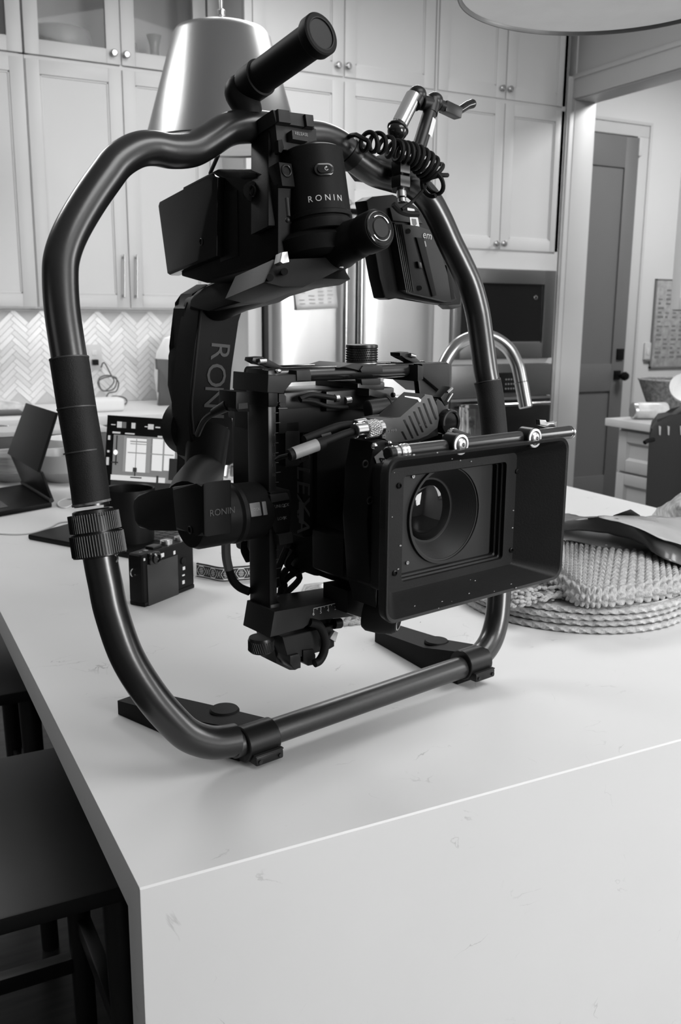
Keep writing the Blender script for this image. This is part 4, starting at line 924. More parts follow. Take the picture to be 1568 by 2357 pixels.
c = F_(694, 309, -.0504); b = B(RM); b.text('RELEASE', .0045, basis(c, (1, 0, .02), (0, -1, 0)), .0002); b.build('release_lettering', SOFT, rb)
b = B(RM); pr(b, [(640, 322), (650, 320), (655, 340), (648, 352), (642, 350)], -.046, .008, .001); pr(b, [(722, 324), (731, 322), (738, 345), (733, 355), (712, 330)], -.046, .008, .001); b.build('clamp_lever', MOT, qc)
# pan motor: drum in the leaned frame
mcx = F_(728, 440, -.042); MR_ = .0335
ztop, zbot = F_(728, 350, -.045).z, F_(728, 512, -.045).z
b = B(RM); b.lathe((mcx.x, mcx.y, zbot), (0, 0, 1), [(-.012, .0325), (-.011, .0335), (-.001, .0335), (0, .0315), (.0015, .0315), (.002, MR_+.0008), (.006, MR_+.0008), (.007, MR_), (ztop-zbot-.002, MR_-.001), (ztop-zbot, MR_-.004)], 64)
pmr = b.build('pan_motor', MOT, G_)
def onr(px, py, R_=MR_+.0002, xc=mcx.x, yc=mcx.y):
    c = RI @ CAM; d = RI.to_3x3() @ ray(px, py); a = d.x**2+d.y**2; bb = 2*((c.x-xc)*d.x+(c.y-yc)*d.y); cc = (c.x-xc)**2+(c.y-yc)**2-R_*R_
    t = (-bb-sqrt(max(bb*bb-4*a*cc, 0)))/(2*a); return c+d*t
def wraptext(txt, px, py, size, name, m, R_=MR_, parent=pmr):
    p = onr(px, py, R_); nrm = V((p.x-mcx.x, p.y-mcx.y, 0)).normalized(); xd = V((0, 0, 1)).cross(nrm)
    b = B(RM); b.text(txt, size, basis(p, xd, nrm), .0002, wrap=R_); return b.build(name, m, parent)
wraptext('R O N I N', 751, 455, .0088, 'brand_lettering', mat('white_lettering', .42, .5))
p = onr(746, 390); nrm = V((p.x-mcx.x, p.y-mcx.y, 0)).normalized(); xd = V((0, 0, 1)).cross(nrm); MB = basis(p, xd, nrm)
def capsule(hw, hh, z0, z1, inset=0):
    pts = []
    for sx, a0 in ((1, -90), (-1, 90)):
        for k in range(9): a = radians(a0+180*k/8); pts.append(V((sx*(hw-hh)+hh*cos(a), hh*sin(a), z0)))
    return pts
b = B(RM @ MB); b.prism(capsule(.0105, .0062, -.004, 0), (0, 0, .0048), .0006); pw = b.build('power_button_bezel', BLKG, pmr)
b = B(RM @ MB); b.prism(capsule(.0078, .0042, .0005, 0), (0, 0, .0022), .0005); pb = b.build('power_button', MOT, pw)
b = B(RM @ MB); b.torus((.0018, 0, .0029), (0, 0, 1), .0017, .00028, 20, 6, a0=radians(0), a1=radians(285), ref=(.6, .8, 0)); b.tube([V((.0018, .0003, .0029)), V((.0018, .0026, .0029))], .00028, 6); b.build('power_symbol', WHT, pb)
# side panel with round port and bump rail on the motor
b = B(RM); pr(b, [(642, 372), (672, 376), (680, 430), (650, 428)], -.049, .02, .0015); sp_ = b.build('port_cover', MOT, pmr)
b = B(RM); b.torus(F_(660, 393, -.0495), (0, 1, 0), .0055, .0012, 24, 8); b.build('port_ring', BLKM, sp_)
b = B(RM); b.tube([F_(660, 456, -.062), F_(664, 498, -.062)], .0020, 10); b.sph(F_(662, 507, -.063), .0025, 10); b.build('cable_clip', GRYM, pmr)
# lower flange under the motor
b = B(RM); b.prism([F_(x, y, -.03) for x, y in ((786, 470), (804, 482), (806, 512), (792, 518))], (0, .02, 0), .001); b.build('flange_tab', MOT, pmr)
b = B(RM); b.lathe((mcx.x, mcx.y+.01, zbot-.036), (0, 0, 1), [(0, .032), (.004, .040), (.018, .044), (.025, .036)], 48); b.build('motor_base', MOT, pmr)
# pan arm tube that runs fore and aft
c1 = rx(874, 526, .012); c0_ = V((.010, .19, c1.z-.006))
axp = (c1-c0_); Lp = axp.length
b = B(RM); b.lathe(c0_, axp, [(0, .0235), (Lp*.80, .0235), (Lp*.83, .0215), (Lp*.90, .0200), (Lp*.905, .0190), (Lp*.93, .0190), (Lp*.935, .0205), (Lp*.99, .0205), (Lp, .0190), (Lp, .0160)], 44)
pa = b.build('pan_arm_tube', MOT, G_)
b = B(RM); b.cyl(c1+axp*.001, c1+axp*.004, .0178, seg=40); b.torus(c1+axp*.004, axp, .0165, .0007, 40, 6); b.build('end_cap', BLKG, pa)
b = B(RM); b.torus(c1+axp*.006, axp, .0125, .0006, 40, 6, a0=2.2, a1=4.6, ref=(0, 0, 1)); b.torus(c1+axp*.006, axp, .0125, .0006, 40, 6, a0=5.2, a1=6.9, ref=(0, 0, 1)); b.build('end_ring_marks', CHR, pa)
B(RM).cyl(c1+axp*.001, c1+axp*.0075, .0100, seg=32, bev=.0006).build('end_disc', GRYM, pa)
# sliding carriage under the motor with rounded underside
b = B(RM); q = [(600, 600), (660, 588), (783, 590), (784, 625), (748, 640), (700, 662), (640, 664), (602, 640)]
b.prism([F_(x, y, -.055) for x, y in ((632, 596), (783, 590), (784, 620), (735, 644), (700, 661), (650, 661), (608, 650))], (0, .075, 0), .003)
ca_ = b.build('arm_carriage', MOT, G_)
b = B(RM)
for px, py in ((622, 639), (655, 625)): b.cyl(F_(px, py, -.066), F_(px, py, -.054), .0035, seg=16)
b.build('carriage_bolt', BLKG, ca_)
b = B(RM); b.prism([F_(x, y, -.075) for x, y in ((650, 580), (663, 578), (667, 603), (652, 607), (646, 602))], (0, .012, 0), .0015); b.build('locking_lever', SIL, ca_)
b = B(RM); b.cyl(F_(786, 604, -.058), F_(786, 616, -.058), .0025, seg=12); b.build('lever_pin', CHR, ca_)
# battery and control box at the back of the motor (left face carries the screen)
XB = -.050
def LX(px, py, x=XB): return rx(px, py, x)
b = B(RM); b.prism([LX(x, y) for x, y in ((500, 388), (575, 388), (600, 410), (640, 420), (640, 595), (600, 612), (470, 651), (417, 636), (412, 600), (420, 430))], (.085, 0, 0), .004)
bat = b.build('battery_case', MOT, G_)
b = B(RM); b.prism([LX(x, y, XB-.010) for x, y in ((366, 464), (486, 399), (500, 408), (498, 590), (390, 634), (384, 630), (363, 474))], (.016, 0, 0), .003); scn = b.build('touch_screen', mat('screen_glass_off', .006, .07), bat)
b = B(RM); b.prism([LX(x, y, XB-.0012) for x, y in ((505, 440), (545, 436), (548, 590), (506, 604))], (.004, 0, 0), .002); b.build('battery_cover', BLK, bat)
b = B(RM); b.torus(LX(463, 557, XB-.0105), (1, 0, 0), .0035, .0006, 24, 6); b.build('round_mark', GRYM, scn)
b = B(RM)
for q in ((549, 396), ): b.prism([LX(q[0]+dx, q[1]+dy, XB-.001) for dx, dy in ((0, 0), (40, 2), (40, 14), (4, 14))], (.05, 0, 0), .001)
b.build('case_rib', MOT, bat)
b = B(RM); b.cyl(LX(580, 440, XB-.003), LX(580, 440, XB+.02), .010, seg=28, bev=.001); b.torus(LX(582, 440, XB-.004), (1, 0, 0), .005, .0012, 20, 6); b.build('side_knob', BLKM, bat)
b = B(RM); b.tube([r(502, 358, .03), r(484, 399, .09)], .0022, 8); b.build('antenna', RUB, bat)
# roll arm: goes down from the back end of the pan tube, box section with a bent top
YR = .288
def GR_(px, py, y=YR): return g(px, py, y)
front = [(598, 640), (566, 668), (557, 690), (549, 740), (533, 850), (529, 905), (532, 950), (543, 1020), (548, 1062), (530, 1072), (468, 1072), (446, 1055), (440, 1000), (436, 940), (439, 880), (449, 790), (459, 715), (467, 688), (490, 668), (560, 632)]
b = B(GM); b.prism([GR_(x, y) for x, y in front], (0, .045, 0), .005, 3)
ra = b.build('roll_arm', MOT, G_)
b = B(GM); b.tube(sm([GR_(x, y, YR-.0005) for x, y in ((474, 688), (464, 715), (455, 790), (446, 880), (441, 940), (446, 1000))], 5), .0016, 8); b.build('arm_edge_bead', GRYM, ra)
b = B(GM); c_ = [GR_(x, y, YR+.035) for x, y in ((442, 676), (478, 654), (500, 660), (455, 760), (440, 900), (436, 960), (420, 930), (411, 890), (413, 820), (421, 800), (425, 710), (434, 700))]
b.prism(c_, (0, .03, 0), .003); b.build('arm_cover', MOT, ra)
b = B(GM); b.prism([gx(x, y, -.018) for x, y in ((434, 712), (437, 690), (446, 678), (470, 662), (600, 608), (640, 600), (700, 600), (722, 640), (700, 654), (640, 662), (590, 678), (560, 696), (480, 716))], (.052, 0, 0), .004); b.build('arm_elbow', MOT, ra)
# big lettering reading downward on the front face of the arm
c1_, c2_ = GR_(497, 782), GR_(493, 1040)
pts_ = [GR_(508, 815, YR-.0006), GR_(497, 863, YR-.0006), GR_(492, 918, YR-.0006), GR_(494, 975, YR-.0006), GR_(500, 1010, YR-.0006)]
dn = (GR_(494, 1030)-GR_(510, 790)).normalized(); dn = V((dn.x, 0, dn.z))
for ch_, q, s_ in (('R', (505, 808), .050), ('O', (496, 864), .050), ('N', (490, 915), .050), ('I', (492, 958), .050), ('N', (500, 1005), .050)):
    p = GR_(q[0], q[1], YR-.0007); b = B(GM); b.text(ch_, s_*.80, basis(p, dn, (0, -1, 0)), .0003); b.build('arm_lettering', mat('arm_print', .030, .5), ra)
# roll motor behind the arm, axis fore and aft
mc_ = g(480, 990, .30); b = B(GM); b.lathe((mc_.x, .36, mc_.z), (0, -1, 0), [(0, .034), (.004, .038), (.030, .038), (.034, .034), (.040, .030)], 48); b.build('roll_motor', MOT, G_)
b = B(GM); b.tube([V((mc_.x, .30, mc_.z)), g(470, 1085, .28), g(440, 1120, .20), g(425, 1150, .12)], (.028, .020), 20); b.build('tilt_arm_bracket', MOT, G_)
# tilt arm slab along the left side
XS = -.205
def TX(px, py, x=XS): return gx(px, py, x)
slab = [(395, 1122), (458, 1116), (462, 1228), (405, 1222), (345, 1221), (318, 1216), (308, 1200), (303, 1165), (306, 1148), (316, 1138), (345, 1131)]
b = B(GM); b.prism([TX(x, y) for x, y in slab], (.028, 0, 0), .005, 3); ta = b.build('tilt_arm', BLK, G_)
b = B(GM); b.prism([TX(x, y, XS-.003) for x, y in ((395, 1121), (452, 1113), (468, 1112), (470, 1236), (455, 1226), (404, 1221))], (.030, 0, 0), .003); b.build('arm_housing', BLK, ta)
b = B(GM); b.torus(TX(437, 1220, XS-.0035), (1, 0, 0), .0032, .0007, 20, 6); b.build('round_port', GRYM, ta)
# tilt motor drum, axis left to right
c_a = g(520, 1177, -.005); c_b = g(606, 1171, -.005); zt = (g(600, 1107, -.02).z+g(600, 1240, -.02).z)/2
rt = .0285; zt = gx(580, 1174, -.135).z; 
b = B(GM); b.lathe((-.205, 0, zt), (1, 0, 0), [(0, .026), (.006, rt), (.040, rt), (.042, rt-.0015), (.044, rt+.0005), (.048, rt+.0008), (.050, rt-.0005), (.074, rt-.001), (.082, rt-.006), (.083, .004)], 56)
tmn = b.build('tilt_motor', MOT, G_)
b = B(GM); b.text('RONIN', .0105, basis(gx(513, 1178, -.190)+V((-.0, 0, 0)), (1, 0, 0), (0, -1, 0)), .0002, wrap=None)
b.bm.free()
def ontilt(px, py, R_):
    c = GI @ CAM; d = GI.to_3x3() @ ray(px, py); a = d.y**2+d.z**2; cz = c.z-zt; bb = 2*(c.y*d.y+cz*d.z); cc = c.y**2+cz**2-R_*R_
    t = (-bb-sqrt(max(bb*bb-4*a*cc, 0)))/(2*a); return c+d*t
yh = TX(469, 1175, XS-.003).y; b = B(GM); b.text('RONIN', .0085, basis(g(512, 1178, yh-.0004), (1, 0, 0), (0, -1, 0)), .0002); b.build('motor_lettering', DIM, ta)
for q, w_, nm in (((587, 1173), .0060, 'lock_button'), ((608, 1170), .0024, 'side_button')):
    p = ontilt(q[0], q[1], rt+.0002); nrm = V((0, p.y, p.z-zt)).normalized(); Mb = basis(p, (1, 0, 0), nrm); b = B(GM @ Mb); b.box((-w_, -.0065, -.002), (w_, .0065, .0014), .0008); lb = b.build(nm, GRY, tmn)
    if nm == 'lock_button': b = B(GM @ Mb); b.text('LOCK', .0035, Matrix.Translation((0, 0, .0016)), .0001); b.build('lock_lettering', SOFT, lb)
# connector at the arm with cable
b = B(GM); b.prism([g(x, y, .0) for x, y in ((544, 902), (575, 902), (575, 948), (548, 948), (543, 940))], (0, .03, 0), .001); cn = b.build('cable_connector', BLK, G_)
b = B(GM); b.prism([g(x, y, -.0006) for x, y in ((549, 929), (570, 927), (571, 940), (549, 942))], (0, .001, 0)); b.build('connector_label', GRYM, cn)
b = B(GM); b.cyl(g(546, 926, .012), g(524, 933, .02), .0050, seg=14); b.cyl(g(524, 933, .02), g(492, 950, .04), .0058, .0042, 14); b.build('connector_plug', GRYM, cn)
b = B(GM); b.tube(sm([g(492, 950, .04), g(470, 968, .07), g(455, 1000, .11)], 5), .003, 8); b.build('cable', RUB, cn)
# ------------------------------------------------------------------ camera cage (level frame)
xa, xb_ = g(574, 1400, .018).x, g(640, 1400, -.018).x
zb_, zt_ = g(600, 1470, -.018).z, g(600, 900, -.018).z
def post(x0, x1, name):
    b = B(GM); b.box((x0, -.018, zb_), (x1, .018, zt_), .003); o = b.build(name, BLKM, G_)
    return o
po1 = post(xa, xb_, 'cage_post'); po2 = post(.105, .105+(xb_-xa), 'cage_post')
b = B(GM)
for i in range(26):
    z = zb_+.02+i*.0095; b.box((xa+(xb_-xa)*.80, -.0184, z-.0003), (xa+(xb_-xa)*.80+(.0035 if i % 5 else .006), -.0178, z+.0003))
b.build('scale_ticks', DIM, po1)
b = B(GM)
for n_, z in ((14, 1003), (13, 1026), (12, 1049), (11, 1073), (10, 1096)):
    p = g(612, z, -.0183); b.text(str(n_), .0042, basis((xa+(xb_-xa)*.97-.004, -.0183, p.z), (1, 0, 0), (0, -1, 0)), .0001)
b.build('scale_numbers', DIM, po1)
# corner brackets and top rail
TR0, TR1 = g(690, 862, -.01), g(1000, 850, -.01); zr = (TR0.z+TR1.z)/2
b = B(GM); b.cyl((xb_-.01, -.006, zr), (.118, -.006, zr), .0072, seg=28); b.cyl((xb_, .030, zr), (.118, .030, zr), .0072, seg=28); tr = b.build('top_rail', ROD, G_)
br = [(571, 845), (640, 852), (690, 852), (716, 856), (716, 876), (672, 877), (662, 886), (656, 906), (616, 905), (571, 905)]
b = B(GM); b.prism([g(x, y, -.022) for x, y in ((618, 862), (640, 864), (714, 860), (716, 876), (670, 877), (662, 887), (655, 906), (616, 904))], (0, .060, 0), .0015); bl_ = b.build('corner_bracket', GRYM, G_)
b = B(GM); b.box((xa-.001, -.020, g(600, 940, -.02).z), (xb_+.001, .018, g(600, 852, -.02).z), .003); b.build('bracket_body', BLKM, bl_)
b = B(GM); b.prism([g(x, y, -.0235) for x, y in ((683, 853), (714, 851), (717, 862), (717, 877), (684, 877))], (0, .05, 0), .001); b.build('rail_collar', GRYM, bl_)
b = B(GM); b.prism([g(x, y, .0) for x, y in ((583, 823), (606, 821), (612, 827), (650, 847), (690, 852), (640, 853), (612, 842), (596, 839), (581, 831))], (0, .014, 0), .001); lv = b.build('clamp_lever', BLKM, bl_)
b = B(GM); b.cyl(g(596, 832, -.003), g(611, 831, -.003), .0028, seg=12); b.build('lever_pin', CHR, lv)
B(GM).sph(g(641, 854, -.021), .0022, 10, (1.5, 1, 1)).build('bracket_screw', CHR, bl_)
b = B(GM); b.prism([g(x, y, -.022) for x, y in ((972, 838), (1036, 838), (1036, 890), (1030, 905), (1020, 905), (975, 868))], (0, .060, 0), .0015); b.prism([g(x, y, -.024) for x, y in ((962, 840), (976, 843), (975, 873), (962, 878))], (0, .055, 0), .001)
b2_ = b.build('corner_bracket', GRYM, G_)
b = B(GM); b.prism([g(x, y, .0) for x, y in ((921, 812), (940, 810), (952, 817), (975, 838), (955, 838), (935, 824), (922, 820))], (0, .016, 0), .001); lv = b.build('clamp_lever', BLKM, b2_)
b = B(GM); b.cyl(g(944, 817, -.002), g(955, 820, -.002), .0022, seg=12); b.build('lever_pin', CHR, lv)
b = B(GM); b.prism([g(x, y, -.016) for x, y in ((962, 865), (1032, 846), (1034, 905), (1016, 1000), (970, 940))], (0, .008, 0), .002); b.build('bracket_body', BLKM, b2_)
# centre knob on the rail
kz = g(830, 842, .010).z; kx = g(830, 830, .012).x
b = B(GM); b.prism([g(x, y, -.016) for x, y in ((780, 846), (812, 836), (872, 840), (882, 846), (882, 857), (836, 858), (828, 850))], (0, .055, 0), .0012); b.prism([g(x, y, -.018) for x, y in ((830, 851), (836, 842), (880, 842), (881, 857), (833, 858))], (0, .02, 0), .001); kb_ = b.build('rail_clamp', GRYM, G_)
b = B(GM); b.lathe((kx, .010, kz), (0, 0, 1), [(0, .0150), (.002, .0165), (.004, .0165), (.005, .0158), (.018, .0158), (.019, .0168), (.0215, .0165), (.022, .015), (.022, .001)], 48); kn = b.build('mounting_knob', BLKM, kb_)
b = B(GM)
for k in range(48):
    a = 2*pi*k/48
    for j in range(5): b.sph((kx+.0160*cos(a+j*.065), .010+.0160*sin(a+j*.065), kz+.0065+j*.0025), .0008, 6)
b.build('diamond_knurling', BLKM, kn)
B(GM).torus((kx, .010, kz+.003), (0, 0, 1), .0167, .0006, 40, 6).build('knob_rim', SIL, kn)
xq = g(878, 880, -.012).x; b = B(GM); b.box((-.105, -.012, zr-.034), (xq, .05, zr-.016), .002); b.box((-.02, -.02, zr-.020), (xq-.002, .05, zr-.010), .002); tp = b.build('top_mounting_plate', BLKM, G_)
b = B(GM); b.prism([g(x, y, -.0215) for x, y in ((832, 873), (877, 871), (877, 885), (834, 886))], (0, .01, 0), .0005); b.build('plate_block', GRYM, tp)
# bottom plate with scale
b = B(GM); b.prism([g(x, y, -.030) for x, y in ((632, 1408), (690, 1398), (718, 1393), (880, 1366), (880, 1404), (800, 1420), (722, 1425), (700, 1447), (640, 1462), (622, 1468))], (0, .048, 0), .0015)
bp_ = b.build('bottom_plate', GRYM, G_)
b = B(GM); b.box((xa, -.019, g(600, 1472, -.03).z), (xb_+.004, .018, g(630, 1400, -.03).z), .003); b.build('plate_corner', BLKM, bp_)
b = B(GM)
for i, n_ in enumerate(('6', '5', '4', '3', '2')):
    px = 722+i*16.7; py = 1408-i*4.3; p, q = g(px, py-6, -.0303), g(px, py, -.0303)
    b.box((p.x-.00025, -.0306, q.z), (p.x+.00025, -.0300, p.z)); b.text(n_, .0052, basis(g(px, py+5, -.0304), (1, 0, 0), (0, -1, 0)), .0001)
    if i < 4: p, q = g(px+8, py-8, -.0303), g(px+8, py-5, -.0303); b.box((p.x-.0002, -.0306, q.z), (p.x+.0002, -.0300, p.z))
p, q = g(722, 1401, -.0303), g(798, 1381, -.0303); b.box((p.x, -.0306, p.z-.0002), (q.x, -.0300, p.z+.0003))
b.build('scale_markings', WHT, bp_)
kp = g(601, 1468, 0); b = B(GM); b.lathe((kp.x, 0, kp.z+.001), (0, 0, -1), [(0, .0120), (.002, .0128), (.0135, .0128), (.0155, .0110), (.016, .001)], 36); kk = b.build('height_knob', BLKM, G_)
b = B(GM)
for k in range(36):
    a = 2*pi*k/36; b.tube([(kp.x+.0128*cos(a), .0128*sin(a), kp.z-.002), (kp.x+.0128*cos(a+.25), .0128*sin(a+.25), kp.z-.0125)], .0005, 5)
b.build('knurling', GRYM, kk)
# ticks and lock text on the side plate next to the tilt motor
b = B(GM); b.prism([g(x, y, -.022) for x, y in ((622, 1133), (668, 1128), (672, 1150), (668, 1230), (636, 1232), (622, 1200))], (0, .04, 0), .002); lp_ = b.build('tilt_lock_plate', BLK, G_)
b = B(GM); b.prism([g(x, y, -.0245) for x, y in ((622, 1140), (662, 1135), (668, 1150), (625, 1158))], (0, .004, 0), .001); b.build('lock_tab', GRYM, lp_)
b = B(GM); b.text('UNLOCK', .0042, basis(g(649, 1164, -.0226), (1, 0, 0), (0, -1, 0)), .0001); b.text('LOCK', .0042, basis(g(650, 1193, -.0226), (1, 0, 0), (0, -1, 0)), .0001); b.build('lock_lettering', mat('lock_print', .10, .5), lp_)
b = B(GM)
for q, s_ in (((655, 1164), 1), ((655, 1193), -1)): p = g(q[0], q[1], -.0227); b.prism([p+V((-.0015, 0, -.0015*s_)), p+V((.0015, 0, -.0015*s_)), p+V((0, 0, .0017*s_))], (0, .0002, 0))
b.build('arrow_marks', mat('lock_print', .10, .5), lp_)
b = B(GM); b.prism([g(x, y, -.026) for x, y in ((641, 1232), (674, 1226), (676, 1250), (644, 1256))], (0, .012, 0), .0015); b.build('lock_lever', GRYM, lp_)
# cable from the tilt motor
UC = mat('grey_flat_cable', .10, .5)
b = B(GM); b.tube(sm([g(520, 1238, .03), g(521, 1280, .03), g(527, 1311, .03)], 5), .0046, 10); cb = b.build('cable_sleeve', UC, G_)
b = B(GM); b.tube(sm([g(527, 1310, .03), g(536, 1335, .028), g(552, 1352, .024), g(575, 1362, .015)], 6), .0042, 10); b.build('cable', RUB, cb)
for pts in (((562, 1244), (562, 1268), (572, 1290)), ((646, 1370), (650, 1345), (668, 1325), (700, 1310), (728, 1300), (742, 1285)), ((660, 1262), (650, 1285), (638, 1320), (640, 1350)), ((676, 1268), (700, 1275), (728, 1290), (740, 1300)), ((665, 1255), (680, 1268), (662, 1300), (690, 1330), (650, 1372)), ((640, 1375), (655, 1350), (648, 1330), (660, 1310)), ((560, 1255), (568, 1275), (574, 1290))):
    B(GM).tube(sm([g(x, y, .035) for x, y in pts], 6), .0036, 8).build('cable', RUB, G_)
# receiver box hanging under the plate
Rb = B(GM); Rb.prism([g(x, y, -.020) for x, y in ((650, 1466), (738, 1448), (768, 1437), (768, 1470), (740, 1500), (700, 1510), (664, 1518))], (0, .045, 0), .0015); rbx = Rb.build('receiver_box', GRYM, G_)
b = B(GM); b.prism([g(x, y, .0) for x, y in ((628, 1470), (665, 1468), (665, 1512), (694, 1505), (692, 1537), (680, 1543), (668, 1543), (637, 1528))], (0, .03, 0), .0015); b.prism([g(x, y, -.024) for x, y in ((668, 1510), (688, 1505), (693, 1513), (693, 1538), (678, 1541), (668, 1528))], (0, .024, 0), .0008); b.build('connector_shell', BLKM, rbx)
b = B(GM); b.prism([g(x, y, -.022) for x, y in ((698, 1497), (722, 1494), (727, 1508), (727, 1530), (710, 1533), (698, 1524))], (0, .02, 0), .001); b.prism([g(x, y, -.023) for x, y in ((745, 1470), (770, 1474), (770, 1488), (756, 1496), (745, 1494))], (0, .02, 0), .001); b.cyl(g(768, 1436, -.02), g(783, 1434, -.02), .0055, seg=16); b.build('connector', BLK, rbx)
b = B(GM); b.tube(sm([g(x, y, -.030) for x, y in ((712, 1432), (735, 1440), (748, 1470), (746, 1500), (736, 1520), (724, 1527))], 6), .0044, 12); lc = b.build('loop_cable', RUB, rbx)
b = B(GM); b.text('FE', .010, basis(g(753, 1482, -.0305), (-1, 0, 0), (0, 1, 0)), .0002); b.build('cable_lettering', GRYM, lc)
b = B(GM); b.prism([g(x, y, -.026) for x, y in ((771, 1452), (779, 1456), (773, 1478), (760, 1470))], (0, .004, 0), .0005); b.build('label_tag', mat('worn_label', .28, .5, var=.6, vscale=90), rbx)
b = B(GM); b.prism([g(x, y, -.012) for x, y in ((715, 1425), (745, 1412), (775, 1428), (782, 1445), (760, 1450), (740, 1452), (715, 1445))], (0, .03, 0), .001); b.build('cable_boot', BLK, rbx)
# ------------------------------------------------------------------ cinema camera inside the cage
Kc = thing('cinema_camera', 'black cinema camera body and lens mounted inside the gimbal cage', 'camera', tuple(GM @ V((0, .06, .19))))
ZM = .257
zb0 = g(700, 1362, -.03).z
b = B(GM); b.box((-.060, -.005, zb0+.002), (.072, .150, .352), .006); cb_ = b.build('camera_body', BLK, Kc)
b = B(GM); b.box((-.074, .0, zb0+.045), (-.060, .13, .345), .004); b.box((-.05, -.02, zb0), (.06, .12, zb0+.02), .003); b.build('side_module', BLK, cb_)
b = B(GM); b.box((-.085, .010, .335), (.05, .12, .350), .003); b.box((-.06, -.02, .352), (.03, .05, .372), .002); tpd = b.build('top_dock', BLKM, cb_)
# big lettering reading downward on the left side
pA = gx(697, 1130, -.0747)
b = B(GM); b.text('ALEXA', .030, basis(pA, (0, .0, -1), (-1, 0, 0)), .0002); b.build('side_lettering', mat('grey_lettering', .014, .5), cb_)
b = B(GM); q = gx(694, 1165, -.0747); b.box((-.0750, q.y-.004, q.z-.018), (-.0745, q.y+.004, q.z+.004)); b.build('model_plate', mat('grey_plate', .03, .5), cb_)
# lens barrel and front element, axis towards the viewer
xl = .011
b = B(GM); b.lathe((xl, -.005, ZM), (0, -1, 0), [(0, .040), (.012, .040), (.014, .046), (.030, .046), (.032, .043), (.050, .043), (.052, .048), (.080, .048)], 64)
ln = b.build('lens', BLKM, Kc)
for y_ in (-.030, -.050):
    b = B(GM)
    for k in range(72): a = 2*pi*k/72; b.box((-.0012, -.0018, -.009), (.0012, .0018, .009), 0); bmesh.ops.transform(b.bm, matrix=Matrix.Translation((xl+.0465*cos(a), y_, ZM+.0465*sin(a))) @ Matrix.Rotation(pi/2, 4, 'X') @ Matrix.Rotation(a, 4, 'Z'), verts=b.bm.verts[-8:])
    b.build('gear_ring', BLKM, ln)
FX = mat('lens_cone_matte', .022, .45, spec=.3)
# inner cone with fine grooves
yf = -.118; yg = -.080
prof = [(0, .0465), (.0015, .0462), (.0016, .0450)]
n_ = 26
for k in range(n_): t = k/n_; prof += [(.002+t*.022, .0448-t*.0120), (.002+(t+.6/n_)*.022, .0448-t*.0120-.0001)]
prof += [(.0245, .0322), (.0245, .0305)]
b = B(GM); b.lathe((xl, yf, ZM), (0, 1, 0), prof, 96, caps=False); b.lathe((xl, yf, ZM), (0, 1, 0), [(0, .0465), (0, .049), (.03, .049)], 64, caps=False); b.build('lens_front_cone', FX, ln)
b = B(GM); L = []
for k in range(12): rr_ = .0305*sin(pi/2*k/11)+.0001; L.append((.0085*(cos(pi/2*k/11)**1), rr_))
b.lathe((xl, yf+.0255, ZM), (0, -1, 0), L, 64, caps=False); b.build('front_element', mat('coated_lens_glass', .004, .03, spec=.35), ln)
b = B(GM); b.lathe((xl, yf+.040, ZM), (0, -1, 0), [(0, .020), (.002, .012), (.003, .0001)], 48, caps=False); b.build('inner_element', BLKG, ln)
# diopter / lower rods and follow-focus motor, lower knob
b = B(GM); b.cyl((-.030, -.10, .178), (-.030, .10, .178), .0075, seg=20); b.cyl((.030, -.10, .178), (.030, .10, .178), .0075, seg=20); b.build('support_rod', BLKM, Kc)
tm_ = thing('lens_motor', 'black lens motor with upside-down maker lettering beside the lens', 'motor', tuple(GM @ gx(820, 1275, -.05)))
b = B(GM); b.prism([g(x, y, -.062) for x, y in ((790, 1240), (812, 1229), (832, 1248), (856, 1262), (872, 1300), (872, 1345), (840, 1352), (790, 1330))], (0, .05, 0), .003); b.build('motor_body', BLK, tm_)
b = B(GM); b.text('TILTA', .0075, basis(g(831, 1288, -.0625), (-1, 0, -.10), (0, -1, 0)), .0001); b.build('brand_lettering', DIM, tm_)
b = B(GM); b.prism([g(x, y, -.0622) for x, y in ((800, 1279), (853, 1274), (853, 1276), (800, 1281))], (0, .0006, 0)); b.build('panel_line', GRYM, tm_)
Kn = B(GM); pk = g(842, 1406, -.07); Kn.lathe(pk, (.55, -.83, -.12), [(0, .0165), (.004, .019), (.018, .019), (.030, .0165), (.034, .0140), (.034, .001)], 40); kno = Kn.build('lower_clamp_knob', RUB, Kc)
b = B(GM); pe = pk+V((.55, -.83, -.12)).normalized()*.0345; b.torus(pe, (.55, -.83, -.12), .0115, .0008, 30, 6); b.build('knob_ring', SIL, kno)
b = B(GM); b.prism([g(x, y, -.05) for x, y in ((800, 1360), (880, 1345), (880, 1400), (850, 1398), (832, 1422), (800, 1412))], (0, .04, 0), .002); b.build('rod_clamp', BLKM, Kc)
# body details around the top: cables, ports, connectors
b = B(GM); b.box((-.104, -.012, .300), (-.086, .02, .345), .002)
b.prism([g(x, y, -.012) for x, y in ((642, 905), (800, 905), (830, 918), (870, 940), (870, 985), (800, 990), (642, 1000))], (0, .08, 0), .003); bd = b.build('rear_module', BLK, Kc)
b = B(GM); b.prism([g(x, y, -.0135) for x, y in ((645, 926), (655, 926), (657, 930), (655, 936), (646, 936), (643, 931))], (0, .001, 0)); b.build('port_outline', GRYM, bd)
b = B(GM); b.prism([g(x, y, -.0140) for x, y in ((641, 939.5), (662, 939), (662, 940.5), (641, 941))], (0, .001, 0)); b.build('edge_highlight_strip', GRY, bd)  # thin grey strip drawn in place of a highlight along the edge
b = B(GM); b.cyl(g(770, 917, -.02), g(778, 916, -.02), .0040, seg=14); b.cyl(g(794, 922, -.02), g(806, 920, -.02), .0038, seg=14); b.build('bnc_connector', SIL, bd)
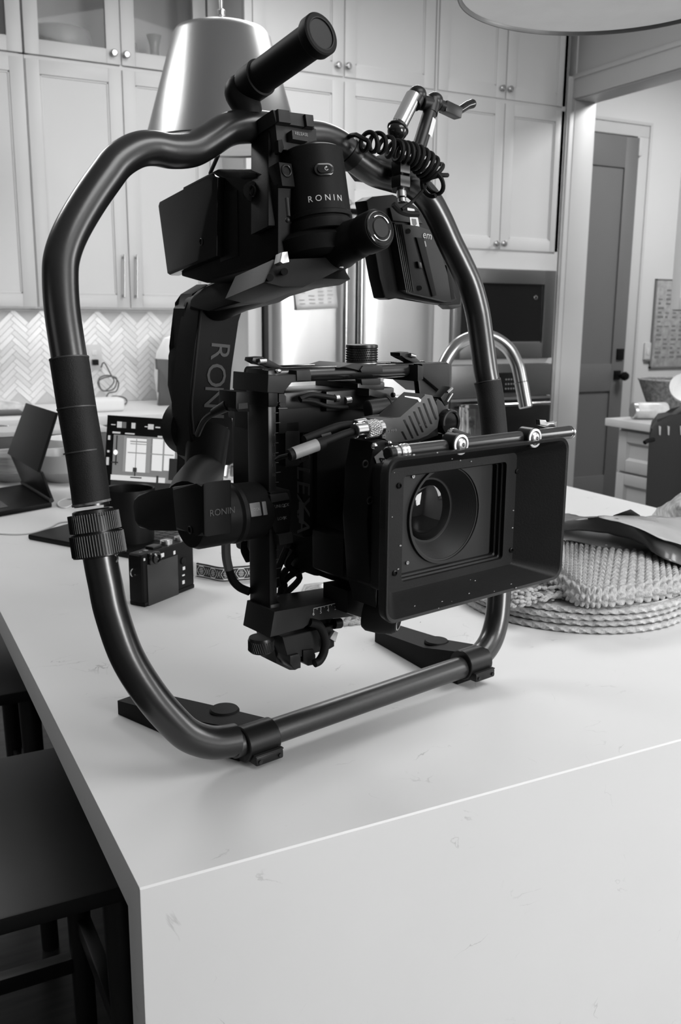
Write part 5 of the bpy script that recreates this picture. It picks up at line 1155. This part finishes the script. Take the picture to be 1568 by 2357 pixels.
b = B(GM); b.tube(sm([g(x, y, -.022) for x, y in ((690, 918), (715, 909), (745, 912), (772, 916))], 5), .0026, 10); b.tube(sm([g(x, y, -.024) for x, y in ((693, 922), (720, 924), (755, 935), (800, 938))], 5), .0020, 10); b.build('cable', RUB, bd)
b = B(GM); b.prism([g(x, y, -.018) for x, y in ((790, 925), (900, 920), (905, 910), (930, 922), (900, 945), (860, 950), (800, 935))], (0, .06, 0), .002); b.build('viewfinder_bracket', BLKM, Kc)
b = B(GM); b.prism([g(x, y, -.04) for x, y in ((850, 895), (902, 908), (902, 920), (880, 918), (850, 912))], (0, .04, 0), .001); b.cyl(g(903, 909, -.045), g(907, 909, -.045), .0025, seg=10); b.build('hdmi_clamp', BLKM, Kc)
b = B(GM); b.box((-.05, -.01, .352), (.0, .04, .366), .001); b.build('top_plate_step', BLKM, Kc)
# grey wedge block and cylinder beside it
b = B(GM); b.prism([g(x, y, -.062) for x, y in ((898, 925), (946, 920), (946, 930), (905, 965), (902, 960))], (0, .03, 0), .001); wb = b.build('wedge_bracket', GRYM, Kc)
b = B(GM); p0, p1 = g(846, 945, -.050), g(896, 938, -.056); b.cyl(p0, p1, .0100, seg=28, bev=.0008); b.torus(p0.lerp(p1, .93), p1-p0, .0101, .0007, 28, 6); b.build('rod_end', GRYM, wb)
# slatted motor driver housing
sl = thing('focus_motor', 'slatted dark grey focus motor housing above the matte box', 'motor', tuple(GM @ g(950, 985, -.09)))
YS = -.094
out = [(876, 967), (898, 963), (922, 963), (978, 907), (996, 910), (1007, 935), (1012, 962), (1008, 985), (985, 1002), (965, 1012), (905, 1022), (893, 1012), (880, 1010)]
SLM = mat('motor_grey', .045, .45, var=.06, vscale=50)
b = B(GM); b.prism([g(x, y, YS) for x, y in out], (0, .030, 0), .0012); mb_ = b.build('motor_body', SLM, sl)
b = B(GM)
for (x0, y0, x1, y1) in ((987, 917, 1005, 966), (976, 928, 994, 976), (965, 937, 983, 985), (954, 947, 974, 995), (943, 957, 963, 1003), (931, 966, 951, 1009), (926, 993, 936, 1012)):
    a_, c_ = g(x0, y0, YS-.0004), g(x1, y1, YS-.0004); dx = V((.0011, 0, 0)); b.prism([a_-dx, a_+dx, c_+dx, c_-dx], (0, .0006, 0))
b.build('vent_slot', BLKG, mb_)
b = B(GM); b.prism([g(x, y, YS-.0006) for x, y in ((932, 911), (964, 915), (970, 920), (969, 925), (965, 926), (962, 919), (932, 914))], (0, .0008, 0), .0002); b.build('white_mark', mat('white_gloss_mark', .75, .3), mb_)
b = B(GM); b.text('LBT-2', .0048, basis(g(885, 995, YS-.0005), (0, 0, 1), (0, -1, 0)), .0001); b.text('7.3 MHz', .0040, basis(g(901, 992, YS-.0005), (1, 0, .12), (0, -1, 0)), .0001); b.build('port_lettering', mat('faint_lettering', .14, .5), mb_)
b = B(GM); b.prism([g(x, y, YS+.002) for x, y in ((905, 962), (925, 963), (1008, 985), (1010, 1002), (930, 1030), (895, 1030))], (0, .03, 0), .001); b.build('motor_base', BLKM, mb_)
# gear arm with round end at its right
b = B(GM); b.prism([g(x, y, YS+.004) for x, y in ((1003, 925), (1008, 917), (1018, 925), (1040, 960), (1050, 975), (1040, 1002), (1026, 996), (1010, 955))], (0, .02, 0), .001); ga = b.build('gear_arm', GRYM, sl)
pc = g(1036, 972, YS-.001); b = B(GM); b.lathe(pc, (0, -1, 0), [(-.02, .0125), (0, .0130), (.002, .0125), (.002, .0098), (.0005, .0096), (.0005, .0001)], 40, caps=False); b.build('gear_cap', BLKG, ga)
b = B(GM); b.torus(pc+V((0, -.002, 0)), (0, 1, 0), .0112, .0016, 30, 8, a0=-1.0, a1=1.35, ref=(-.7, 0, .7)); b.build('cap_bracket', GRYM, ga)
b = B(GM); b.prism([g(x, y, YS+.012) for x, y in ((1015, 915), (1036, 890), (1044, 893), (1046, 908), (1034, 930), (1025, 935))], (0, .012, 0), .001); b.build('wing_lever', BLKM, ga)
b = B(GM); b.tube([g(1030, 903, YS+.010), g(1041, 893, YS+.010)], .0014, 8); b.tube([g(1030, 925, YS+.010), g(1042, 906, YS+.010)], .0010, 8); b.build('lever_edge', CHR, ga)
# metal push-pull connectors with cables
cn2 = thing('motor_cable', 'black cable with knurled steel plug leading to the focus motor', 'cable', tuple(GM @ g(850, 988, -.09)))
def plug(path, y, r0):
    for (x0, y0, x1, y1, rr_, m, nm) in path: b = B(GM); b.cyl(g(x0, y0, y), g(x1, y1, y), rr_, seg=28, bev=.0006); b.build(nm, m, cn2)
plug([(816, 992, 840, 989, .0070, CHR, 'plug_sleeve'), (841, 989, 870, 985, .0078, mat('knurled_steel', .6, .25, metal=1, bump=1.2, bscale=700), 'plug_grip'), (870, 985, 879, 984, .0068, CHR, 'plug_nose')], -.096, 0)
b = B(GM)
for k in range(24):
    for j in range(6):
        a = 2*pi*k/24+j*.13; p0_, p1_ = g(842+j*4.5, 989-j*.6, -.096), 0; b.sph(p0_+V((0, .0078*cos(a), .0078*sin(a))), .0009, 6)
b.build('grip_knurls', CHR, cn2)
plug([(818, 977, 842, 973, .0046, SIL, 'small_plug')], -.080, 0)
b = B(GM); b.tube(sm([g(x, y, -.094) for x, y in ((817, 992), (790, 1000), (745, 1018), (738, 1022))], 5), .0035, 12); b.tube([g(745, 1019, -.094), g(665, 1048, -.090)], .0052, 14); b.tube(sm([g(665, 1048, -.09), g(645, 1053, -.08), g(636, 1058, -.07)], 4), .002, 8); b.build('cable', RUB, cn2)
b = B(GM); b.cyl(g(730, 1024, -.0942), g(675, 1044, -.0908), .0056, seg=20); b.build('label_sleeve', mat('label_sleeve_grey', .20, .5, var=.1, vscale=50), cn2)
b = B(GM); b.tube(sm([g(x, y, -.075) for x, y in ((822, 977), (780, 982), (730, 1000), (700, 1012))], 5), .0040, 12); b.build('cable', RUB, cn2)
b = B(GM); b.tube([g(735, 1008, -.0756), g(757, 1002, -.0756)], .0048, 12); b.build('cable_tag', GRYM, cn2)
# ------------------------------------------------------------------ matte box
MBx = thing('matte_box', 'black matte box with rectangular hood in front of the camera lens', 'matte box', tuple(GM @ V((.01, -.16, .18))))
yF, yI = -.165, -.130
ca1 = [g(880, 1437, yF), g(1285, 1340, yF), g(1318, 1010, yF), g(905, 1045, yF)]
mx0, mx1 = (ca1[0].x+ca1[3].x)/2-.001, (ca1[1].x+ca1[2].x)/2+.001; mz0, mz1 = (ca1[0].z+ca1[1].z)/2, (ca1[2].z+ca1[3].z)/2
oi = [g(921, 1341, yI), g(1152, 1287, yI), g(1172, 1066, yI), g(933, 1091, yI)]
ox0, ox1 = (oi[0].x+oi[3].x)/2, (oi[1].x+oi[2].x)/2; oz0, oz1 = (oi[0].z+oi[1].z)/2, (oi[2].z+oi[3].z)/2
HOOD = mat('matte_box_black', .010, .45, spec=.22, var=.1, vscale=30, bump=.08, bscale=500)
rl_ = lambda x0, x1, z0, z1, rad_, y: rrect(x0, x1, z0, z1, rad_, y, 6)
b = B(GM); e = .0035; fl = .016
b.loops([rl_(ox0-fl, ox1+fl, oz0-.010, oz1+.010, .006, -.085), rl_(ox0-fl, ox1+fl, oz0-.010, oz1+.010, .006, -.125), rl_(mx0+.006, mx1-.006, mz0+.005, mz1-.005, .012, yF+.016), rl_(mx0+.001, mx1-.001, mz0+.001, mz1-.001, .013, yF+.010), rl_(mx0, mx1, mz0, mz1, .013, yF+.002), rl_(mx0+.001, mx1-.001, mz0+.001, mz1-.001, .0125, yF), rl_(mx0+e, mx1-e, mz0+e, mz1-e, .011, yF+.0008),
         rl_(ox0-fl, ox1+fl*.95, oz0-.008, oz1+.008, .006, yI), rl_(ox0, ox1, oz0, oz1, .004, yI), rl_(ox0, ox1, oz0, oz1, .004, yI+.004), rl_(ox0+.0015, ox1-.0015, oz0+.0015, oz1-.0015, .003, yI+.005), rl_(ox0+.0015, ox1-.0015, oz0+.0015, oz1-.0015, .003, yI+.009), rl_(ox0+.003, ox1-.003, oz0+.003, oz1-.003, .003, yI+.010), rl_(ox0+.003, ox1-.003, oz0+.003, oz1-.003, .003, yI+.020)])
hood = b.build('hood', HOOD, MBx, ang=25)
b = B(GM); b.loops([rl_(ox0-fl, ox1+fl, oz0-.010, oz1+.010, .006, -.086), rl_(ox0-fl, ox1+fl, oz0-.010, oz1+.010, .006, -.072)], capA=False, capB=False)
# back plate with round hole: left as frame around the lens
out_ = rl_(ox0-fl, ox1+fl, oz0-.010, oz1+.010, .006, -.086); N__ = len(out_)
ring_rect(b, ox0-fl, ox1+fl, oz0-.010, oz1+.010, xl, ZM, .047, -.086); b.build('filter_stage', BLK, MBx)
b = B(GM)
for q in ((919, 1118), (1191, 1085), (1177, 1266), (909, 1319)):
    p = g(q[0], q[1], yI-.0005); b.lathe((p.x, yI+.001, p.z), (0, -1, 0), [(0, .0028), (.0022, .0028), (.0030, .0018), (.0012, .0012), (.0012, .0001)], 16, caps=False)
b.build('hood_screw', BLKM, hood)
b = B(GM)
for q in ((953.5, 1097), (940, 1296)):
    p = g(q[0], q[1], yI+.0125); b.lathe((p.x, yI+.0145, p.z), (0, -1, 0), [(0, .0018), (.0014, .0018), (.0014, .0007), (.0006, .0001)], 12, caps=False)
b.build('filter_tray_screw', SIL, hood)
# filter tray surround visible behind the opening
b = B(GM); o_ = rl_(ox0+.002, ox1-.002, oz0+.002, oz1-.002, .003, yI+.0150); 
ring_rect(b, ox0+.001, ox1-.001, oz0+.001, oz1-.001, xl, ZM, .0475, yI+.0150); b.build('filter_tray', FX, hood)
# chips in the paint
b = B(GM); random.seed(11)
for q in ((1041, 1056), (1060, 1060), (953, 1047), (1007, 1042), (1218, 1028), (1085, 1062), (1083, 1335), (1094, 1337), (1188, 1353), (1177, 1345), (908, 1088), (903, 1190), (1178, 1262), (1180, 1215), (1182, 1175), (1190, 1187), (1206, 1200), (922, 1256), (917, 1310), (1018, 1385), (1010, 1400), (1138, 1361), (1080, 1366), (968, 1432), (1040, 1385), (955, 1395), (1230, 1180)):
    yy = yF if q[1] > 1340 or q[1] < 1063 or q[0] < 906 else yI
    pxx = g(q[0], q[1], yF); t = 1.0
    # distance to the sloping hood wall
    p = g(q[0], q[1], yF+.0002)
    best = yI-.0002
    for k in range(36):
        y_ = yF+(yI-yF)*k/35; p = g(q[0], q[1], y_); f = k/35
        x0_, x1_ = mx0+e+(ox0-fl-mx0-e)*f, mx1-e+(ox1+fl-mx1+e)*f; z0_, z1_ = mz0+e+(oz0-.008-mz0-e)*f, mz1-e+(oz1+.008-mz1+e)*f
        if not (x0_ < p.x < x1_ and z0_ < p.z < z1_): best = y_; break
    p = g(q[0], q[1], best-.0003); s_ = random.uniform(.0004, .0009); b.sph(p, s_, 6, (1.8, .5, 1))
_pc = b.build('paint_wear', mat('bare_metal_chip', .22, .45), hood); _pc['kind'] = 'stuff'
# top rod with end caps and two washers
zr1 = g(1000, 1026, -.150); zr2 = g(1290, 1002, -.150); zrr = (zr1.z+zr2.z)/2+.0; xr0, xr1 = g(903, 1036, -.150).x, g(1318, 999, -.150).x
b = B(GM); b.cyl((xr0+.014, -.150, zrr), (xr1-.006, -.150, zrr), .0068, seg=32); b.box((xr0+.03, -.146, zrr-.009), (xr1-.03, -.135, zrr+.004), .002); rod = b.build('top_rod', ROD, MBx)
b = B(GM); b.lathe((xr0, -.150, zrr), (1, 0, 0), [(0, .005), (.001, .0062), (.006, .0062), (.0062, .0072), (.008, .0072), (.0082, .0064), (.010, .0072), (.012, .0072), (.0125, .0064), (.014, .0072), (.016, .0072)], 32); b.lathe((xr1, -.150, zrr), (-1, 0, 0), [(0, .004), (.002, .0055), (.003, .0055), (.0032, .0066), (.005, .0066), (.0052, .0060), (.007, .0068), (.009, .0068)], 32); b.build('rod_end_cap', CHR, rod)
B(GM).cyl((xr0-.006, -.150, zrr), (xr0+.003, -.150, zrr), .0060, seg=24, bev=.001).build('rod_tip', BLKM, rod)
for q in ((1064, 1024), (1234, 1009)):
    p = g(q[0], q[1], -.163); b = B(GM); b.cyl((p.x, -.145, p.z), (p.x, -.1615, p.z), .0100, .0098, 36, bev=.001); fk = b.build('flag_knuckle', BLKM, rod)
    b = B(GM); b.lathe((p.x, -.1612, p.z), (0, -1, 0), [(0, .0092), (.0012, .0092), (.0014, .0088), (.0014, .0070), (.0004, .0070)], 40, caps=False); b.build('washer', mat('pale_aluminium', .70, .35, metal=.6), fk)
    b = B(GM); b.lathe((p.x, -.1612, p.z), (0, -1, 0), [(0, .0062), (.0010, .0062), (.0026, .0050), (.0034, .0030), (.0034, .0018), (.0014, .0016), (.0014, .0001)], 32, caps=False); b.build('hex_bolt', SIL, fk)
b = B(GM); b.prism([g(x, y, -.140) for x, y in ((1243, 966), (1257, 967), (1259, 974), (1270, 973), (1283, 970), (1281, 986), (1276, 988), (1266, 983), (1244, 979))], (0, .006, 0), .0008); b.build('flag_catch', CHR, rod)
b = B(GM); b.tube([g(1045, 992, -.12), g(1078, 1004, -.14)], .0025, 8); b.sph(g(1043, 994, -.115), .005, 10, (1.4, 1, .8)); b.build('hinge_pin', CHR, rod)
# mounting arm and side of the matte box with diamond label
b = B(GM); b.prism([g(x, y, -.105) for x, y in ((862, 1018), (880, 1012), (920, 1020), (905, 1040), (896, 1100), (885, 1180), (870, 1300), (868, 1400), (852, 1340), (845, 1200), (850, 1080))], (0, .035, 0), .002); sd_ = b.build('side_bracket', BLK, MBx)
for q, rr_ in (((862, 1027), .0032), ((897, 1020), .0024)): B(GM).sph(g(q[0], q[1], -.108), rr_, 12).build('bracket_screw', CHR, sd_)
b = B(GM); b.prism([g(x, y, -.1062) for x, y in ((862, 1052), (880, 1036), (890, 1058), (874, 1084))], (0, .0005, 0)); dl = b.build('diamond_label', mat('grey_label', .20, .5), sd_)
b = B(GM); b.text('A', .0105, basis(g(880, 1059, -.1066), (.5, 0, .75), (0, -1, 0)), .0001); b.build('label_letter', BLKG, dl)
for q in ((841, 1068), (852, 1152)): B(GM).torus(g(q[0], q[1], -.107), (0, 1, 0), .0030, .0008, 16, 6).build('bracket_bolt', GRYM, sd_)
# ------------------------------------------------------------------ field monitor, articulating arm, coiled cable
Mo = thing('field_monitor', 'black field monitor hanging from the right of the ring, back side showing', 'monitor', tuple(GM @ g(950, 580, .17)))
YMn = .185
def mp(px, py, y=YMn): return g(px, py, y)
b = B(GM); b.prism([mp(x, y) for x, y in ((842, 462), (858, 452), (905, 447), (952, 470), (1010, 520), (1065, 640), (1060, 705), (1028, 702), (930, 682), (897, 690), (885, 686), (875, 640))], (0, .022, 0), .002); mo = b.build('monitor_housing', BLK, Mo)
b = B(GM); b.prism([mp(x, y, YMn-.014) for x, y in ((908, 512), (960, 520), (1000, 530), (1040, 660), (1052, 690), (1040, 697), (950, 676), (935, 668))], (0, .016, 0), .0015); bpn = b.build('battery_plate', GRYM, mo)
b = B(GM)
for k in range(5):
    p, q = mp(908+k*4.2, 516, YMn-.0152), mp(936+k*4.0, 673-k*.3, YMn-.0152); b.tube([p, q], .00085, 6)
b.build('cooling_rib', BLKM, bpn)
b = B(GM); b.prism([mp(x, y, YMn-.0165) for x, y in ((958, 546), (976, 548), (1006, 680), (996, 683), (985, 640))], (0, .004, 0), .001); b.prism([mp(x, y, YMn-.0145) for x, y in ((1028, 610), (1040, 640), (1048, 688), (1040, 690))], (0, .004, 0), .001); b.build('battery_slot', RUB, bpn)
for q in ((940, 532), (966, 663)): B(GM).cyl(mp(q[0], q[1], YMn-.014), mp(q[0], q[1], YMn-.0165), .0032, seg=14).build('plate_screw', BLKG, bpn)
B(GM).prism([mp(x, y, YMn-.018) for x, y in ((962, 602), (970, 604), (973, 618), (965, 617))], (0, .005, 0), .0005).build('release_tab', BLKM, bpn)
B(GM).prism([mp(x, y, YMn-.0165) for x, y in ((977, 555), (979.5, 555), (982, 567), (980, 568))], (0, .001, 0)).build('contact_pin', SOFT, bpn)
b = B(GM); b.prism([mp(x, y, YMn-.004) for x, y in ((898, 478), (950, 485), (975, 515), (905, 508))], (0, .006, 0), .001); mt = b.build('monitor_top_plate', GRYM, mo)
b = B(GM); b.prism([mp(x, y, YMn-.0046) for x, y in ((943, 497), (962, 501), (967, 527), (946, 520))], (0, .0006, 0)); b.prism([mp(x, y, YMn-.0046) for x, y in ((938, 478), (954, 481), (957, 493), (939, 490))], (0, .0006, 0)); lw = b.build('white_label', mat('label_white', .55, .5), mt)
b = B(GM); b.prism([mp(x, y, YMn-.005) for x, y in ((948, 503), (958, 504), (960, 516), (955, 521), (950, 516))], (0, .0004, 0)); b.build('shield_mark', GRY, lw)
b = B(GM); b.text('em', .0135, basis(mp(984, 542, YMn-.0150), (1, 0, -.10), (0, -1, 0)), .0002); b.build('brand_lettering', mat('monitor_lettering', .35, .5), bpn)
b = B(GM); b.prism([mp(x, y, YMn-.006) for x, y in ((1030, 702), (1062, 700), (1062, 706), (1042, 712))], (0, .02, 0), .001); b.build('bottom_rail', GRYM, mo)
# mounting bolt stack between ring and monitor
Mn = thing('monitor_mount', 'stacked steel and black bolt clamp holding the monitor to the ring', 'clamp', tuple(GM @ rg(922, 420, -.02)))
nn = -.030
def mr(px, py, n=nn): return rg(px, py, n)
b = B(GM); b.cyl(mr(920, 340), mr(924, 437), .0035, seg=12); b.cyl(mr(924, 436), mr(925, 455), .0058, seg=18, bev=.0006); b.cyl(mr(925, 456), mr(926, 466), .0048, seg=18, bev=.0005); b.build('threaded_rod', CHR, Mn)
for y0, y1 in ((376, 406), (411, 437)):
    a_, c_ = mr(923, y0), mr(923, y1); b = B(GM); b.lathe(a_, c_-a_, [(0, .0115), (.001, .0122), ((c_-a_).length-.001, .0122), ((c_-a_).length, .0115)], 6); b.build('hex_nut', BLKM, Mn)
b = B(GM); b.prism([rg(x, y, -.012) for x, y in ((848, 365), (900, 346), (955, 362), (960, 400), (930, 415), (880, 408))], (0, .05, 0), .002); b.build('clamp_block', BLKM, Mn)
b = B(GM); b.tube(sm([rg(x, y, -.022) for x, y in ((905, 470), (920, 485), (940, 492), (962, 493))], 4), .0035, 8); b.build('mount_cable', RUB, Mn)
# articulating arm
Ar = thing('articulating_arm', 'small articulating arm with ratchet lever above the ring', 'arm', tuple(GM @ rg(960, 290, 0)))
na = -.020
def ar(px, py, n=na): return rg(px, py, n)
b = B(GM); b.cyl(ar(952, 222), ar(918, 290), .0098, seg=28, bev=.001); b.build('polished_arm', CHR, Ar)
b = B(GM); b.sph(ar(961, 218), .0105, 20, (1.1, 1, 1)); b.cyl(ar(958, 226), ar(950, 240), .0100, .0100, 24); b.build('arm_joint', BLKM, Ar)
b = B(GM); b.sph(ar(915, 302), .0118, 24, (1, 1, 1.0)); b.build('ball_joint', BLKG, Ar)
b = B(GM); c_ = ar(916, 297); b.torus(c_, ar(918, 290)-ar(910, 308), .0108, .0022, 30, 10); b.build('joint_collar', BLKM, Ar)
b = B(GM); b.cyl(ar(922, 312), ar(922, 335), .0045, .0035, 16); b.build('ball_stud', CHR, Ar)
b = B(GM); b.cyl(ar(968, 235), ar(992, 240), .0090, seg=22, bev=.001); b.sph(ar(1000, 234), .0110, 20); b.cyl(ar(996, 232), ar(990, 262), .0100, .0092, 24); b.cyl(ar(990, 258), ar(962, 348), .0085, .0085, 24, bev=.0008); b.build('lower_arm', BLKM, Ar)
b = B(GM); p0, p1 = ar(988, 276), ar(978, 318); ax_ = (p1-p0); vdir = V((-.5, -.8, .1)); bb = basis(p0.lerp(p1, .5), ax_, vdir)
pts = [Matrix.Rotation(a, 4, 'X') @ V((0, 0, .0087)) for a in [radians(-62+20*k) for k in range(7)]]
L0 = [bb @ (V((-.012, 0, 0))+q) for q in pts]; L1 = [bb @ (V((.012, 0, 0))+q) for q in pts]; b.loops([L0, L1], closed=False); ws = b.build('white_sticker', mat('label_white', .55, .5), Ar)
b = B(GM); L0 = [bb @ (V((-.007+.003*abs(k-3), 0, 0))+q*1.012) for k, q in enumerate(pts[3:])]; L1 = [bb @ (V((.008-.003*abs(k-1), 0, 0))+q*1.012) for k, q in enumerate(pts[3:])]; b.loops([L0, L1], closed=False); b.build('sticker_mark', BLKG, ws)
b = B(GM); b.cyl(ar(1010, 241), ar(1022, 246), .0070, seg=20, bev=.0008); b.build('lever_hub', BLKM, Ar)
a_, c_ = ar(1020, 245), ar(1056, 262); b = B(GM); M_ = basis(a_.lerp(c_, .5), c_-a_, (0, -1, 0)); bq = B(GM @ M_); Lq = (c_-a_).length/2; bq.box((-Lq, -.0065, -.0065), (Lq, .0065, .0065), .001); bq.build('lever_block', BLKM, Ar)
b = B(GM); b.tube([ar(1052, 258), ar(1075, 243), ar(1087, 239)], (.0048, .0056), 16); b.sph(ar(1087, 239), .0056, 12); b.build('ratchet_lever', BLKG, Ar)
b = B(GM); b.cyl(ar(1053, 262), ar(1059, 248), .0022, seg=12); b.build('lever_pin', CHR, Ar)
# coiled cable
Cc = None
path = [(835, 325), (855, 327), (880, 330), (905, 343), (925, 350), (950, 358), (975, 375), (995, 395), (1003, 415), (990, 425)]
P_ = sm([rg(x, y, -.040+.0*k) for k, (x, y) in enumerate(path)], 24)
pts = []; u_ = V((0, -1, 0)); acc = 0
for i in range(len(P_)-1):
    t = (P_[i+1]-P_[i]).normalized(); e1_ = (u_-t*u_.dot(t)).normalized(); e2_ = t.cross(e1_); frac = i/(len(P_)-1)
    dens = .95 if frac < .38 else 1.7
    acc += (P_[i+1]-P_[i]).length*2*pi/.0125*dens; rr_ = .0105
    pts.append(P_[i]+(e1_*cos(acc)+e2_*sin(acc))*(.0098 if frac < .35 else .0098+.0042*min(1, (frac-.35)*3)))
lead = sm([rg(800, 318, -.01), rg(808, 312, -.02), rg(822, 310, -.035)], 5)[:-1]
b = B(GM); b.tube(lead+sm(pts, 2), .0026, 8); o = b.build('coiled_cable', RUB); tag(o, 'black coiled cable looped over the ring beside the bolt clamp', 'cable')
b = B(GM); b.tube(sm([rg(x, y, -.026) for x, y in ((985, 415), (978, 432), (965, 448), (945, 468), (925, 482))], 6), .0020, 8); b.build('cable_tail', RUB, o)
# ring clamp collar on the right bar
b = B(RM); a_, c_ = r(800, 347), r(818, 364); b.tube([a_, c_], .0185, 30); rc = b.build('ring_collar', BLKM, G_)
b = B(RM); b.prism([r(x, y, -.02) for x, y in ((780, 350), (787, 340), (791, 344), (790, 376), (782, 378))], (0, .01, 0), .001); b.build('collar_tab', BLKM, rc)
